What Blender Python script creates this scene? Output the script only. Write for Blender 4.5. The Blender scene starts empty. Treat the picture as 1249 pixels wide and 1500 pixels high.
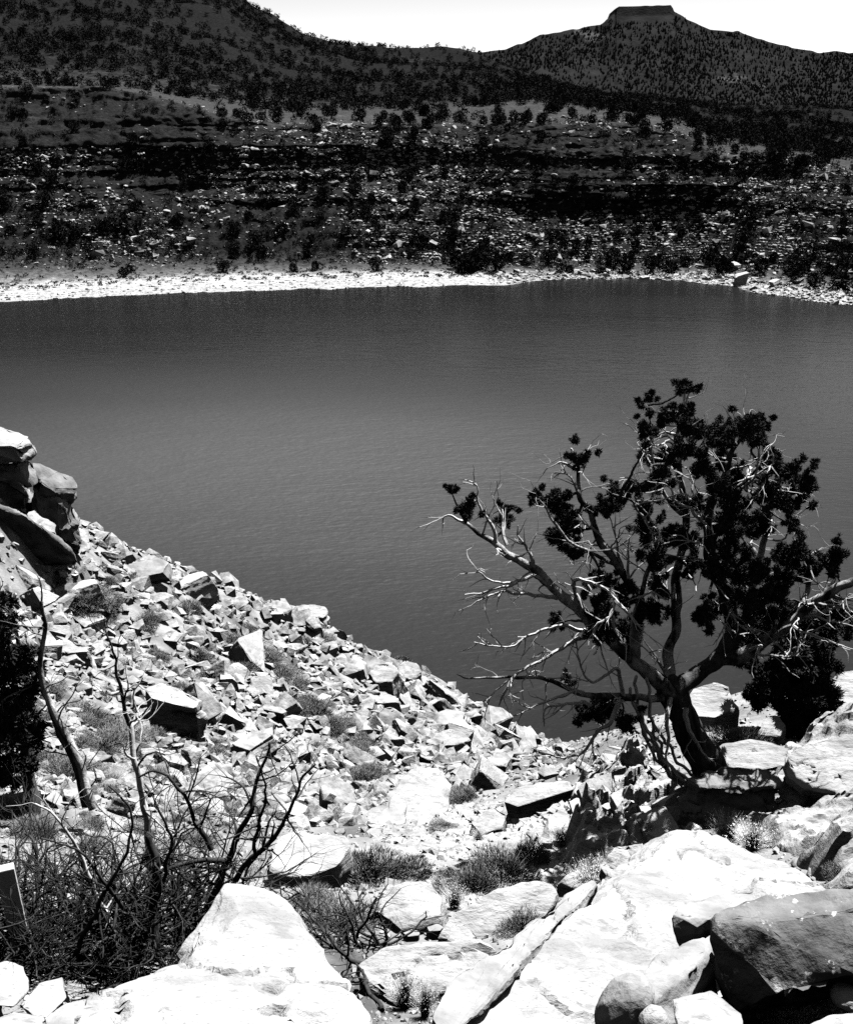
import bpy, bmesh, math, random
import numpy as np
from mathutils import Vector

rnd = random.Random(7)
rng = np.random.default_rng(7)
R = math.radians
# ------------------------------------------------------------------ measures
PW, PH = 1249.0, 1500.0            # the photograph's own pixels, used to survey the place
F = 1608.0                         # focal length in those pixels
PITCH = R(19.5)
CAM = np.array([0.0, 0.0, 32.0])   # eye 32 m above the lake (z = 0)
CP, SP = math.cos(PITCH), math.sin(PITCH)
EXPOSURE = 2.25
SUN_EL, SUN_AZ = 61.0, 34.0         # sun high beyond the lake

scene = bpy.context.scene
coll = scene.collection


def rays(px, py):
    px = np.asarray(px, float); py = np.asarray(py, float)
    dx = (px - PW / 2) / F; dy = (PH / 2 - py) / F
    dx, dy = np.broadcast_arrays(dx, dy)
    return np.stack([dx, CP + dy * SP, -SP + dy * CP], -1)


def at(px, py, Y):
    d = rays(px, py)
    s = np.asarray(Y, float) / d[..., 1]
    return CAM + d * s[..., None]


def on_level(px, py, z):
    d = rays(px, py)
    return CAM + d * ((z - CAM[2]) / d[..., 2])[..., None]


def project(P):
    q = np.asarray(P, float) - CAM
    f = q[..., 1] * CP - q[..., 2] * SP
    u = q[..., 1] * SP + q[..., 2] * CP
    f = np.maximum(f, 1e-6)
    return PW / 2 + q[..., 0] / f * F, PH / 2 - u / f * F, f


# ------------------------------------------------------------------ noise
def _hash(ix, iy, iz, seed):
    h = (ix * 374761393 + iy * 668265263 + iz * 2147483647 * 0 + iz * 1274126177 + seed * 974711) & 0xFFFFFFFF
    h = ((h ^ (h >> 13)) * 1274126177) & 0xFFFFFFFF
    h = ((h ^ (h >> 16)) * 2246822519) & 0xFFFFFFFF
    return ((h ^ (h >> 15)) & 0xFFFF) / 32767.5 - 1.0


def vnoise(p, seed=0):
    p = np.asarray(p, float)
    i = np.floor(p).astype(np.int64); f = p - i
    u = f * f * f * (f * (f * 6 - 15) + 10)
    r = 0
    for a in (0, 1):
        wa = u[..., 0] if a else 1 - u[..., 0]
        for b in (0, 1):
            wb = u[..., 1] if b else 1 - u[..., 1]
            for c in (0, 1):
                wc = u[..., 2] if c else 1 - u[..., 2]
                r = r + wa * wb * wc * _hash(i[..., 0] + a, i[..., 1] + b, i[..., 2] + c, seed)
    return r


def fbm(p, octaves=4, seed=0, gain=0.5, lac=2.07):
    p = np.asarray(p, float); r = 0; a = 1.0
    for k in range(octaves):
        r = r + a * vnoise(p, seed + k * 17)
        p = p * lac + 11.3; a *= gain
    return r


# ------------------------------------------------------------------ mesh helpers
def mesh_data(name, V, faces, smooth=False, mats=None, mat_index=None):
    """faces: list of (n, k) int arrays"""
    V = np.ascontiguousarray(V, dtype=np.float32)
    faces = [np.asarray(f, dtype=np.int32) for f in faces if len(f)]
    me = bpy.data.meshes.new(name)
    me.vertices.add(len(V)); me.vertices.foreach_set('co', V.ravel())
    loops = np.concatenate([f.ravel() for f in faces])
    sizes = np.concatenate([np.full(len(f), f.shape[1], np.int32) for f in faces])
    starts = np.concatenate([[0], np.cumsum(sizes)[:-1]]).astype(np.int32)
    me.loops.add(len(loops)); me.loops.foreach_set('vertex_index', loops)
    me.polygons.add(len(sizes)); me.polygons.foreach_set('loop_start', starts)
    me.polygons.foreach_set('use_smooth', np.full(len(sizes), bool(smooth)))
    for m in (mats or []):
        me.materials.append(m)
    if mat_index is not None:
        me.polygons.foreach_set('material_index', np.asarray(mat_index, np.int32))
    me.update(calc_edges=True)
    return me


def link(name, data, loc=(0, 0, 0), parent=None):
    o = bpy.data.objects.new(name, data)
    coll.objects.link(o)
    o.location = loc
    if parent is not None:
        o.parent = parent
    return o


def put(name, V, faces, mat, loc=None, parent=None, smooth=False, mats=None, mat_index=None):
    """V in world coordinates (or in the parent's, when there is one)"""
    V = np.asarray(V, float)
    if loc is None:
        loc = np.zeros(3) if parent is not None else np.array([V[:, 0].mean(), V[:, 1].mean(), V[:, 2].min()])
    return link(name, mesh_data(name, V - np.asarray(loc), faces, smooth, mats or [mat], mat_index), tuple(loc), parent)


def tag(o, label=None, cat=None, group=None, kind=None):
    if label: o['label'] = label
    if cat: o['category'] = cat
    if group: o['group'] = group
    if kind: o['kind'] = kind
    return o


def empty(name, loc, label, cat, group=None):
    o = bpy.data.objects.new(name, None); coll.objects.link(o); o.location = tuple(loc)
    o.empty_display_size = 0.2
    return tag(o, label, cat, group)


def copy_tree(o, parent=None):
    c = o.copy(); coll.objects.link(c)
    c.parent = parent
    for ch in list(o.children):
        copy_tree(ch, c)
    return c


def grid_faces(nr, nc):
    i = np.arange(nr - 1)[:, None] * nc + np.arange(nc - 1)[None, :]
    i = i.ravel()
    return np.stack([i, i + 1, i + nc + 1, i + nc], -1)


class Bag:
    """collects pieces into one mesh"""
    def __init__(s):
        s.V = []; s.F = {}; s.n = 0
    def add(s, V, *faces):
        for f in faces:
            f = np.asarray(f)
            s.F.setdefault(f.shape[1], []).append(f + s.n)
        s.V.append(np.asarray(V, float)); s.n += len(V)
    def arrays(s):
        return np.concatenate(s.V), [np.concatenate(v) for v in s.F.values()]


def tube(bag, P, rad, sides=5, cap=True):
    P = np.asarray(P, float); n = len(P)
    rad = np.broadcast_to(np.asarray(rad, float), (n,))
    T = np.gradient(P, axis=0); T /= np.linalg.norm(T, axis=1)[:, None] + 1e-9
    a = np.array([0.0, 0, 1.0]) if abs(T[0][2]) < 0.9 else np.array([1.0, 0, 0])
    nrm = np.cross(T[0], a); nrm /= np.linalg.norm(nrm)
    ang = np.arange(sides) * 2 * math.pi / sides
    rings = []
    for k in range(n):
        nrm = nrm - T[k] * nrm.dot(T[k]); nrm /= np.linalg.norm(nrm) + 1e-9
        b = np.cross(T[k], nrm)
        rings.append(P[k] + rad[k] * (np.cos(ang)[:, None] * nrm + np.sin(ang)[:, None] * b))
    V = np.concatenate(rings)
    q = []
    for k in range(n - 1):
        for j in range(sides):
            j2 = (j + 1) % sides
            q.append((k * sides + j, k * sides + j2, (k + 1) * sides + j2, (k + 1) * sides + j))
    f = [np.array(q)]
    if cap:
        V = np.concatenate([V, P[-1:] + T[-1:] * rad[-1]])
        f.append(np.array([((n - 1) * sides + j, (n - 1) * sides + (j + 1) % sides, n * sides) for j in range(sides)]))
    bag.add(V, *f)


def smooth_line(P, step):
    """Catmull-Rom through the points of P, resampled"""
    P = np.asarray(P, float)
    if len(P) < 3:
        n = max(2, int(np.linalg.norm(P[1] - P[0]) / step) + 1)
        t = np.linspace(0, 1, n)[:, None]
        return P[0] * (1 - t) + P[1] * t
    Q = np.concatenate([[2 * P[0] - P[1]], P, [2 * P[-1] - P[-2]]])
    out = []
    for k in range(1, len(Q) - 2):
        n = max(2, int(np.linalg.norm(Q[k + 1] - Q[k]) / step) + 1)
        for t in np.linspace(0, 1, n, endpoint=False):
            a, b, c, d = Q[k - 1], Q[k], Q[k + 1], Q[k + 2]
            out.append(0.5 * (2 * b + (c - a) * t + (2 * a - 5 * b + 4 * c - d) * t * t + (3 * b - a - 3 * c + d) * t ** 3))
    out.append(P[-1])
    return np.array(out)


def leaf_tris(C, D, L, W, local):
    """one pointed triangle per centre C, along D"""
    n = len(C)
    D = D / (np.linalg.norm(D, axis=1)[:, None] + 1e-9)
    S = np.cross(D, local.normal(size=(n, 3))); S /= np.linalg.norm(S, axis=1)[:, None] + 1e-9
    L = np.broadcast_to(L, (n,))[:, None]; W = np.broadcast_to(W, (n,))[:, None]
    V = np.stack([C - S * W / 2, C + S * W / 2, C + D * L], 1).reshape(-1, 3)
    return V, np.arange(3 * n).reshape(-1, 3)


def sphere_dirs(n, local):
    d = local.normal(size=(n, 3))
    return d / np.linalg.norm(d, axis=1)[:, None]


# ------------------------------------------------------------------ materials (all grey: the photograph is black and white)
def mat(name, lo, hi, scale=3.0, rough=0.9, bumps=(), patches=None, spec=0.0, detail=8.0, stretch=None, pos=(0.35, 0.65)):
    m = bpy.data.materials.new(name); m.use_nodes = True
    nt = m.node_tree; N = nt.nodes; Lk = nt.links
    b = N['Principled BSDF']
    b.inputs['Roughness'].default_value = rough
    b.inputs['Specular IOR Level'].default_value = spec
    tc = N.new('ShaderNodeTexCoord')
    src = tc.outputs['Object']
    if stretch:
        mp = N.new('ShaderNodeMapping'); mp.inputs['Scale'].default_value = stretch
        Lk.new(src, mp.inputs['Vector']); src = mp.outputs['Vector']
    nz = N.new('ShaderNodeTexNoise'); nz.inputs['Scale'].default_value = scale; nz.inputs['Detail'].default_value = detail
    nz.inputs['Roughness'].default_value = 0.62
    Lk.new(src, nz.inputs['Vector'])
    cr = N.new('ShaderNodeValToRGB')
    cr.color_ramp.elements[0].position = pos[0]; cr.color_ramp.elements[0].color = (lo, lo, lo, 1)
    cr.color_ramp.elements[1].position = pos[1]; cr.color_ramp.elements[1].color = (hi, hi, hi, 1)
    Lk.new(nz.outputs['Fac'], cr.inputs['Fac'])
    col = cr.outputs['Color']
    for (ps, lo_t, hi_t, v) in (patches or []):       # stains, lichen, clearings: patches with a shape of their own
        n2 = N.new('ShaderNodeTexNoise'); n2.inputs['Scale'].default_value = ps; n2.inputs['Detail'].default_value = 9
        n2.inputs['Roughness'].default_value = 0.65
        Lk.new(src, n2.inputs['Vector'])
        mr = N.new('ShaderNodeMapRange'); mr.inputs['From Min'].default_value = lo_t; mr.inputs['From Max'].default_value = hi_t
        Lk.new(n2.outputs['Fac'], mr.inputs['Value'])
        mx = N.new('ShaderNodeMix'); mx.data_type = 'RGBA'
        Lk.new(mr.outputs['Result'], mx.inputs['Factor']); Lk.new(col, mx.inputs[6]); mx.inputs[7].default_value = (v, v, v, 1)
        col = mx.outputs[2]
    Lk.new(col, b.inputs['Base Color'])
    prev = None
    for (bs, st, dist) in bumps:
        n3 = N.new('ShaderNodeTexNoise'); n3.inputs['Scale'].default_value = bs; n3.inputs['Detail'].default_value = 6
        n3.inputs['Roughness'].default_value = 0.6
        Lk.new(src, n3.inputs['Vector'])
        bp = N.new('ShaderNodeBump'); bp.inputs['Strength'].default_value = st; bp.inputs['Distance'].default_value = dist
        Lk.new(n3.outputs['Fac'], bp.inputs['Height'])
        if prev: Lk.new(prev, bp.inputs['Normal'])
        prev = bp.outputs['Normal']
    if prev: Lk.new(prev, b.inputs['Normal'])
    return m


M = {}
M['pale_rock'] = mat('pale_sandstone', 0.125, 0.21, 2.6, 0.95, [(4, 0.5, 0.08), (18, 0.7, 0.025), (70, 0.5, 0.006)], [(1.6, 0.62, 0.70, 0.10), (4.3, 0.57, 0.66, 0.11), (13, 0.57, 0.68, 0.10), (48, 0.58, 0.67, 0.09)], stretch=(0.55, 1.0, 1.9))
M['layered_rock'] = mat('layered_sandstone', 0.14, 0.26, 1.6, 0.95, [(3, 0.6, 0.08), (22, 0.5, 0.015)], stretch=(1, 1, 5))
M['talus_rock'] = mat('talus_sandstone', 0.07, 0.235, 2.0, 0.95, [(7, 0.5, 0.08)])
M['varnished_rock'] = mat('varnished_sandstone', 0.03, 0.10, 3.2, 0.8, [(4, 0.6, 0.07), (22, 0.6, 0.015)], [(4.2, 0.61, 0.64, 0.24), (12, 0.62, 0.65, 0.24)])
M['grey_rock'] = mat('grey_sandstone', 0.10, 0.18, 3, 0.9, [(5, 0.5, 0.05), (24, 0.5, 0.012)])
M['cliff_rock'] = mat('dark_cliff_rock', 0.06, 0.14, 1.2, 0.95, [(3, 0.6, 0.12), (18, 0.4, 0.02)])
M['soil'] = mat('pale_dry_soil', 0.04, 0.16, 0.7, 0.97, [(2.5, 0.6, 0.12), (14, 0.7, 0.03)], [(0.5, 0.58, 0.7, 0.1)])
M['bark'] = mat('juniper_bark', 0.02, 0.06, 9, 0.95, [(30, 0.8, 0.02)], stretch=(1, 1, 0.25))
M['dead_wood'] = mat('bleached_dead_wood', 0.2, 0.3, 12, 0.9, [(40, 0.5, 0.005)])
M['burnt_wood'] = mat('dark_dead_wood', 0.008, 0.035, 10, 0.9, [(40, 0.5, 0.005)], [(4, 0.62, 0.7, 0.10)])
M['grey_bark'] = mat('weathered_limb_bark', 0.02, 0.26, 5, 0.95, [(30, 0.8, 0.02)], stretch=(1, 1, 0.5), pos=(0.42, 0.6))
M['foliage'] = mat('juniper_foliage', 0.008, 0.03, 14, 0.85, spec=0.03)
M['far_foliage'] = mat('far_juniper_foliage', 0.006, 0.014, 0.8, 0.9, spec=0.0)
M['sage'] = mat('sage_foliage', 0.06, 0.14, 12, 0.9, spec=0.02)
M['far_sage'] = mat('far_scrub_foliage', 0.02, 0.08, 0.8, 0.95)
M['dry_grass'] = mat('dry_grass', 0.22, 0.42, 10, 0.9, spec=0.03)
def far_mat():
    """zones of ground cover along the far shore: sand, scrub, rubble slope, grassy bench, hill; the 'zone' attribute says which"""
    m = bpy.data.materials.new('far_shore_ground'); m.use_nodes = True
    nt = m.node_tree; N = nt.nodes; Lk = nt.links; b = N['Principled BSDF']
    b.inputs['Roughness'].default_value = 1.0; b.inputs['Specular IOR Level'].default_value = 0.0
    at_ = N.new('ShaderNodeAttribute'); at_.attribute_name = 'zone'
    tc = N.new('ShaderNodeTexCoord')
    def noise(sc, det=8, rough=0.65, stretch=None):
        n = N.new('ShaderNodeTexNoise'); n.inputs['Scale'].default_value = sc; n.inputs['Detail'].default_value = det; n.inputs['Roughness'].default_value = rough
        if stretch:
            mp = N.new('ShaderNodeMapping'); mp.inputs['Scale'].default_value = stretch
            Lk.new(tc.outputs['Object'], mp.inputs['Vector']); Lk.new(mp.outputs['Vector'], n.inputs['Vector'])
        else: Lk.new(tc.outputs['Object'], n.inputs['Vector'])
        return n.outputs['Fac']
    n1 = noise(0.16); n2 = noise(0.9); n3 = noise(0.035)
    ma = N.new('ShaderNodeMath'); ma.operation = 'MULTIPLY_ADD'; ma.inputs[1].default_value = 0.9; Lk.new(n1, ma.inputs[0]); Lk.new(at_.outputs['Fac'], ma.inputs[2])
    mr = N.new('ShaderNodeMapRange'); mr.inputs['From Min'].default_value = 0.45; mr.inputs['From Max'].default_value = 12.45; Lk.new(ma.outputs[0], mr.inputs['Value'])
    cr = N.new('ShaderNodeValToRGB'); e = cr.color_ramp.elements
    stops = [(0.0, .13), (1.0, .16), (1.75, .18), (2.15, .05), (2.6, .022), (3.2, .008), (7.9, .010), (8.2, .024), (9.0, .022), (9.3, .007), (12, .006)]
    while len(e) < len(stops): e.new(0.5)
    for k, (p, v) in enumerate(stops):
        e[k].position = p / 12.0; e[k].color = (v, v, v, 1)
    Lk.new(mr.outputs['Result'], cr.inputs['Fac'])
    v1 = N.new('ShaderNodeMapRange'); v1.inputs['From Min'].default_value = 0.3; v1.inputs['From Max'].default_value = 0.7; v1.inputs['To Min'].default_value = 0.45; v1.inputs['To Max'].default_value = 1.6
    Lk.new(n2, v1.inputs['Value'])
    v2 = N.new('ShaderNodeMapRange'); v2.inputs['From Min'].default_value = 0.60; v2.inputs['From Max'].default_value = 0.72; v2.inputs['To Min'].default_value = 1.0; v2.inputs['To Max'].default_value = 2.6
    Lk.new(n3, v2.inputs['Value'])
    mu = N.new('ShaderNodeMath'); mu.operation = 'MULTIPLY'; Lk.new(v1.outputs['Result'], mu.inputs[0]); Lk.new(v2.outputs['Result'], mu.inputs[1])
    vm = N.new('ShaderNodeMix'); vm.data_type = 'RGBA'; vm.blend_type = 'MULTIPLY'; vm.inputs['Factor'].default_value = 1.0
    Lk.new(cr.outputs['Color'], vm.inputs[6]); Lk.new(mu.outputs[0], vm.inputs[7]); Lk.new(vm.outputs[2], b.inputs['Base Color'])
    bp = N.new('ShaderNodeBump'); bp.inputs['Strength'].default_value = 0.9; bp.inputs['Distance'].default_value = 0.6; Lk.new(noise(1.3, 6), bp.inputs['Height'])
    Lk.new(bp.outputs['Normal'], b.inputs['Normal'])
    return m


M['far_shore'] = far_mat()
M['far_hill'] = mat('far_hill_soil', 0.012, 0.03, 0.03, 0.97, [(0.15, 0.5, 1.5)])
M['far_rubble'] = mat('far_rubble_rock', 0.04, 0.24, 0.3, 0.95)
M['mesa'] = mat('mesa_forest_slope', 0.007, 0.013, 0.02, 0.97, [(0.1, 0.6, 6.0)], [(0.0042, 0.61, 0.66, 0.035)], stretch=(1, 0.6, 2))
M['post'] = mat('weathered_plank', 0.2, 0.3, 8, 0.9, [(30, 0.4, 0.004)], stretch=(1, 1, 0.1))

# ------------------------------------------------------------------ camera, sun, sky
cam = bpy.data.cameras.new('camera'); cam_o = link('camera', cam, tuple(CAM))
cam.sensor_fit = 'VERTICAL'; cam.sensor_height = 24.0
cam.lens = 24.0 * F / PH
cam.clip_end = 30000; cam.clip_start = 0.05
cam_o.rotation_euler = (math.pi / 2 - PITCH, 0, 0)
scene.camera = cam_o

sd = Vector((math.sin(R(SUN_AZ)) * math.cos(R(SUN_EL)), math.cos(R(SUN_AZ)) * math.cos(R(SUN_EL)), math.sin(R(SUN_EL))))
sun = bpy.data.lights.new('sun', 'SUN'); sun.energy = 5.0; sun.angle = R(0.5); sun.color = (1, 1, 1)
sun_o = link('sun', sun, (0, 60, 90)); sun_o.rotation_euler = (-sd).to_track_quat('-Z', 'Y').to_euler()

w = bpy.data.worlds.new('World'); scene.world = w; w.use_nodes = True
nt = w.node_tree
sky = nt.nodes.new('ShaderNodeTexSky'); sky.sky_type = 'NISHITA'; sky.sun_disc = False
sky.sun_elevation = R(SUN_EL); sky.sun_rotation = R(SUN_AZ)
sky.altitude = 1900; sky.air_density = 0.85; sky.dust_density = 0.2; sky.ozone_density = 1.0
sep = nt.nodes.new('ShaderNodeSeparateColor')       # a black-and-white picture taken through a red filter
nt.links.new(sky.outputs['Color'], sep.inputs['Color'])
bg = nt.nodes['Background']
nt.links.new(sep.outputs['Red'], bg.inputs['Color']); bg.inputs['Strength'].default_value = 0.05

vs = scene.view_settings
scene.display_settings.display_device = 'sRGB'
vs.view_transform = 'Standard'; vs.look = 'None'; vs.exposure = EXPOSURE; vs.gamma = 1.0; vs.use_curve_mapping = False
scene.cycles.max_bounces = 6; scene.cycles.diffuse_bounces = 0; scene.cycles.glossy_bounces = 2
scene.cycles.use_denoising = False
# ------------------------------------------------------------------ the near slope
def ctl():
    px_ctl = [
        (624, 1570, 4.2), (200, 1580, 4.2), (1050, 1560, 4.6), (60, 1440, 5.6), (300, 1450, 5.6), (560, 1460, 5.8), (660, 1360, 7.2),
        (850, 1310, 8.0), (1000, 1400, 6.2), (1200, 1250, 8.6), (100, 1300, 7.5), (250, 1250, 10), (450, 1300, 8.6), (450, 1225, 12),
        (600, 1260, 10), (730, 1280, 9.2), (700, 1215, 12.5), (620, 1195, 15), (800, 1205, 12), (900, 1210, 10.8), (1040, 1150, 11.2),
        (1200, 1140, 12), (1120, 1200, 10.0), (900, 1112, 14), (960, 1100, 13.6), (1040, 1082, 13.8), (1180, 1085, 13.8), (1240, 1075, 14),
        (1040, 1020, 18), (1140, 1010, 19), (1235, 992, 20), (50, 1150, 13), (60, 1050, 19), (200, 1150, 17), (350, 1150, 20), (200, 1050, 26),
        (80, 950, 30), (100, 880, 36), (60, 810, 36), (122, 800, 41), (200, 900, 38), (190, 820, 44), (300, 1000, 34), (400, 1100, 26), (260, 842, 47),
        (330, 868, 50), (400, 892, 53), (480, 925, 56), (400, 960, 44), (500, 1050, 36), (500, 1150, 22), (580, 1100, 33), (560, 985, 57),
        (600, 1010, 52), (640, 1070, 44), (700, 1085, 45), (760, 1112, 41), (760, 1142, 27), (800, 1132, 30), (855, 1130, 24)]
    a = np.array(px_ctl)
    P = at(a[:, 0], a[:, 1], a[:, 2])
    s = np.array([(600, 975), (640, 994), (700, 1031), (770, 1069), (850, 1106)], float)
    S = on_level(s[:, 0], s[:, 1], 0.0)
    Wp = np.array([
        (-14, 66, -1.5), (-10, 70, -1.5), (-6, 70, -1.5), (-1, 68, -1.5), (-22, 64, -1), (-34, 70, -1), (-60, 75, -1), (3, 66, -1.5), (8, 60, -1.5), (10, 54, -1),
        (-18, 40, 22), (-24, 38, 25), (-34, 36, 27), (-55, 40, 28), (-30, 52, 12), (-25, 25, 22), (-30, 12, 27), (-14, 14, 22.5), (-12, 8, 25.5),
        (12, 24, 17.0), (10, 30, 10), (9, 38, 5), (13, 42, 1), (14, 47, -1), (14, 20, 21.5), (20, 20, 22), (26, 28, 14), (22, 38, 4), (24, 44, -1), (40, 40, 0), (8, 11, 25.4), (14, 10, 26.5), (30, 10, 27),
        (0, 0, 30.3), (5, 0, 30.2), (-5, 0, 30.3), (0, -12, 31.5), (30, -10, 30), (-30, -10, 31), (0, -60, 34), (60, -40, 34), (-60, -40, 34), (80, 10, 28), (-80, 10, 30),
        (20, 62, -3), (0, 80, -4), (40, 70, -4), (-30, 86, -4), (-80, 95, -4), (80, 90, -4), (0, 130, -6), (120, 120, -6), (-120, 130, -6), (-120, 40, 26), (120, 30, 20)], float)
    return np.concatenate([P, S, Wp])


CT = ctl()
def _ker(r): return np.sqrt(r * r + 1.2)
_A = _ker(np.linalg.norm(CT[:, None, :2] - CT[None, :, :2], axis=2)) + 1e-3 * np.eye(len(CT))
_n = len(CT)
_B = np.zeros((_n + 1, _n + 1)); _B[:_n, :_n] = _A; _B[:_n, _n] = 1; _B[_n, :_n] = 1
_wt = np.linalg.solve(_B, np.concatenate([CT[:, 2], [0]]))


def base_height(x, y):
    x = np.asarray(x, float).ravel(); y = np.asarray(y, float).ravel()
    out = np.full(len(x), _wt[_n])
    for k in range(_n):
        out += _wt[k] * _ker(np.hypot(x - CT[k, 0], y - CT[k, 1]))
    return out


def height(x, y):
    x = np.asarray(x, float); y = np.asarray(y, float); sh = x.shape
    x = x.ravel(); y = y.ravel()
    z = base_height(x, y)
    p = np.stack([x, y, np.zeros_like(x)], -1)
    damp = np.clip((z + 0.3) / 2.5, 0.1, 1)
    d = np.hypot(x, y)
    z = z + damp * (fbm(p / 3.3, 4, 3) * 0.16 * np.clip(d / 12, 0.5, 2.2) + fbm(p / 0.7, 3, 9) * 0.05)
    return np.maximum(z, -6).reshape(sh)


az = np.concatenate([np.linspace(-180, -42, 50, endpoint=False), np.linspace(-42, 42, 620), np.linspace(42, 180, 51)[1:]])
rr = np.geomspace(0.5, 140, 560)
AZ, RR = np.meshgrid(np.radians(az), rr)
X = np.sin(AZ) * RR; Y = np.cos(AZ) * RR
Z = height(X, Y)
_la, _lr = np.degrees(AZ[0]), np.log(rr)


def fast_height(x, y):
    a = np.degrees(np.arctan2(x, y)); l = np.log(np.maximum(np.hypot(x, y), 0.51))
    i = np.clip(np.searchsorted(_la, a) - 1, 0, len(_la) - 2); j = np.clip(((l - _lr[0]) / (_lr[1] - _lr[0])).astype(int), 0, len(_lr) - 2)
    u = (a - _la[i]) / (_la[i + 1] - _la[i]); v = (l - _lr[j]) / (_lr[1] - _lr[0])
    return Z[j, i] * (1 - u) * (1 - v) + Z[j, i + 1] * u * (1 - v) + Z[j + 1, i] * (1 - u) * v + Z[j + 1, i + 1] * u * v


_steps = np.geomspace(2.5, 95, 260)
def ground(px, py):
    """where the rays through these points of the view meet the near slope"""
    d = rays(np.atleast_1d(px), np.atleast_1d(py))
    Q = CAM + d[:, None, :] * _steps[None, :, None]
    g = Q[..., 2] - fast_height(Q[..., 0].ravel(), Q[..., 1].ravel()).reshape(Q.shape[:2])
    below = g < 0; hit = below.any(1); k = np.clip(below.argmax(1), 1, len(_steps) - 1)
    r = np.arange(len(d)); f = g[r, k - 1] / (g[r, k - 1] - g[r, k] + 1e-12)
    s = _steps[k - 1] + (_steps[k] - _steps[k - 1]) * np.clip(f, 0, 1)
    return np.where(hit[:, None], CAM + d * s[:, None], np.nan)


def g1(px, py):
    p = ground([px], [py])[0]
    if np.isnan(p[0]): raise ValueError('no ground at %s %s' % (px, py))
    return p


hv = np.stack([X, Y, Z], -1).reshape(-1, 3)
put('hillside', hv, [grid_faces(*X.shape)[:, ::-1]], M['soil'], loc=(0, 0, 0), smooth=True)
tag(bpy.data.objects['hillside'], 'pale rocky slope falling from the viewpoint to the lake', 'hillside', kind='structure')

# ------------------------------------------------------------------ the lake and the ground far beyond
def water_mat():
    m = bpy.data.materials.new('lake_water'); m.use_nodes = True
    nt = m.node_tree; N = nt.nodes; Lk = nt.links; b = N['Principled BSDF']
    b.inputs['Base Color'].default_value = (0.0035, 0.0035, 0.0035, 1)
    b.inputs['Roughness'].default_value = 0.4; b.inputs['IOR'].default_value = 1.33
    tc = N.new('ShaderNodeTexCoord')
    # a breeze ruffles the middle of the lake: rougher there, calmer towards the banks
    mg = N.new('ShaderNodeMapping'); mg.inputs['Location'].default_value = (32 / 78.0, -102 / 62.0, 0); mg.inputs['Scale'].default_value = (1 / 78.0, 1 / 62.0, 0)
    Lk.new(tc.outputs['Object'], mg.inputs['Vector'])
    gr = N.new('ShaderNodeTexGradient'); gr.gradient_type = 'QUADRATIC_SPHERE'; Lk.new(mg.outputs['Vector'], gr.inputs['Vector'])
    sq = N.new('ShaderNodeMath'); sq.operation = 'POWER'; sq.inputs[1].default_value = 0.5; Lk.new(gr.outputs['Fac'], sq.inputs[0])
    wn = N.new('ShaderNodeTexNoise'); wn.inputs['Scale'].default_value = 0.03; wn.inputs['Detail'].default_value = 4
    ms = N.new('ShaderNodeMapping'); ms.inputs['Scale'].default_value = (0.35, 1.6, 1); ms.inputs['Rotation'].default_value = (0, 0, R(12))
    Lk.new(tc.outputs['Object'], ms.inputs['Vector']); Lk.new(ms.outputs['Vector'], wn.inputs['Vector'])
    wa = N.new('ShaderNodeMath'); wa.operation = 'MULTIPLY_ADD'; wa.inputs[1].default_value = 0.10; Lk.new(wn.outputs['Fac'], wa.inputs[0])
    wm = N.new('ShaderNodeMath'); wm.operation = 'MULTIPLY_ADD'; wm.inputs[1].default_value = 0.5; wm.inputs[2].default_value = 0.12
    Lk.new(sq.outputs[0], wm.inputs[0]); Lk.new(wm.outputs[0], wa.inputs[2]); Lk.new(wa.outputs[0], b.inputs['Roughness'])
    prev = None
    for (rot, sc, st, dist, stretch) in ((24, 0.8, 0.28, 0.22, 2.4), (-28, 2.6, 0.4, 0.11, 2.0), (48, 0.2, 0.12, 0.5, 2.0)):
        mp = N.new('ShaderNodeMapping'); mp.inputs['Rotation'].default_value = (0, 0, R(rot)); mp.inputs['Scale'].default_value = (1 / stretch, 1, 1)
        Lk.new(tc.outputs['Object'], mp.inputs['Vector'])
        n = N.new('ShaderNodeTexNoise'); n.inputs['Scale'].default_value = sc; n.inputs['Detail'].default_value = 3
        Lk.new(mp.outputs['Vector'], n.inputs['Vector'])
        bp = N.new('ShaderNodeBump'); bp.inputs['Strength'].default_value = st; bp.inputs['Distance'].default_value = dist
        sm = N.new('ShaderNodeMath'); sm.operation = 'MULTIPLY_ADD'; sm.inputs[1].default_value = st; sm.inputs[2].default_value = st * 0.8
        Lk.new(sq.outputs[0], sm.inputs[0]); Lk.new(sm.outputs[0], bp.inputs['Strength'])
        Lk.new(n.outputs['Fac'], bp.inputs['Height'])
        if prev: Lk.new(prev, bp.inputs['Normal'])
        prev = bp.outputs['Normal']
    Lk.new(prev, b.inputs['Normal'])
    return m


M['water'] = water_mat()
wx, wy = np.meshgrid(np.linspace(-700, 700, 41), np.linspace(30, 330, 31))
put('lake_water', np.stack([wx, wy, np.zeros_like(wx)], -1).reshape(-1, 3), [grid_faces(*wx.shape)], M['water'], loc=(0, 0, 0))
tag(bpy.data.objects['lake_water'], 'dark rippled water of the lake', 'lake', kind='structure')
s = 14000.0
gx, gy = np.meshgrid(np.linspace(-s, s, 30), np.linspace(-s, s, 30))
put('lowland_ground', np.stack([gx, gy, np.full_like(gx, -9.0)], -1).reshape(-1, 3), [grid_faces(*gx.shape)], M['far_hill'], loc=(0, 0, 0))
tag(bpy.data.objects['lowland_ground'], 'dark ground reaching to the horizon', 'ground', kind='structure')

# ------------------------------------------------------------------ the far shore: beach, scrub, rubble slope with cliff bands, bench, hill
def ip(px, *pairs):
    a = np.array(pairs, float)
    return np.interp(px, a[:, 0], a[:, 1])


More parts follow.
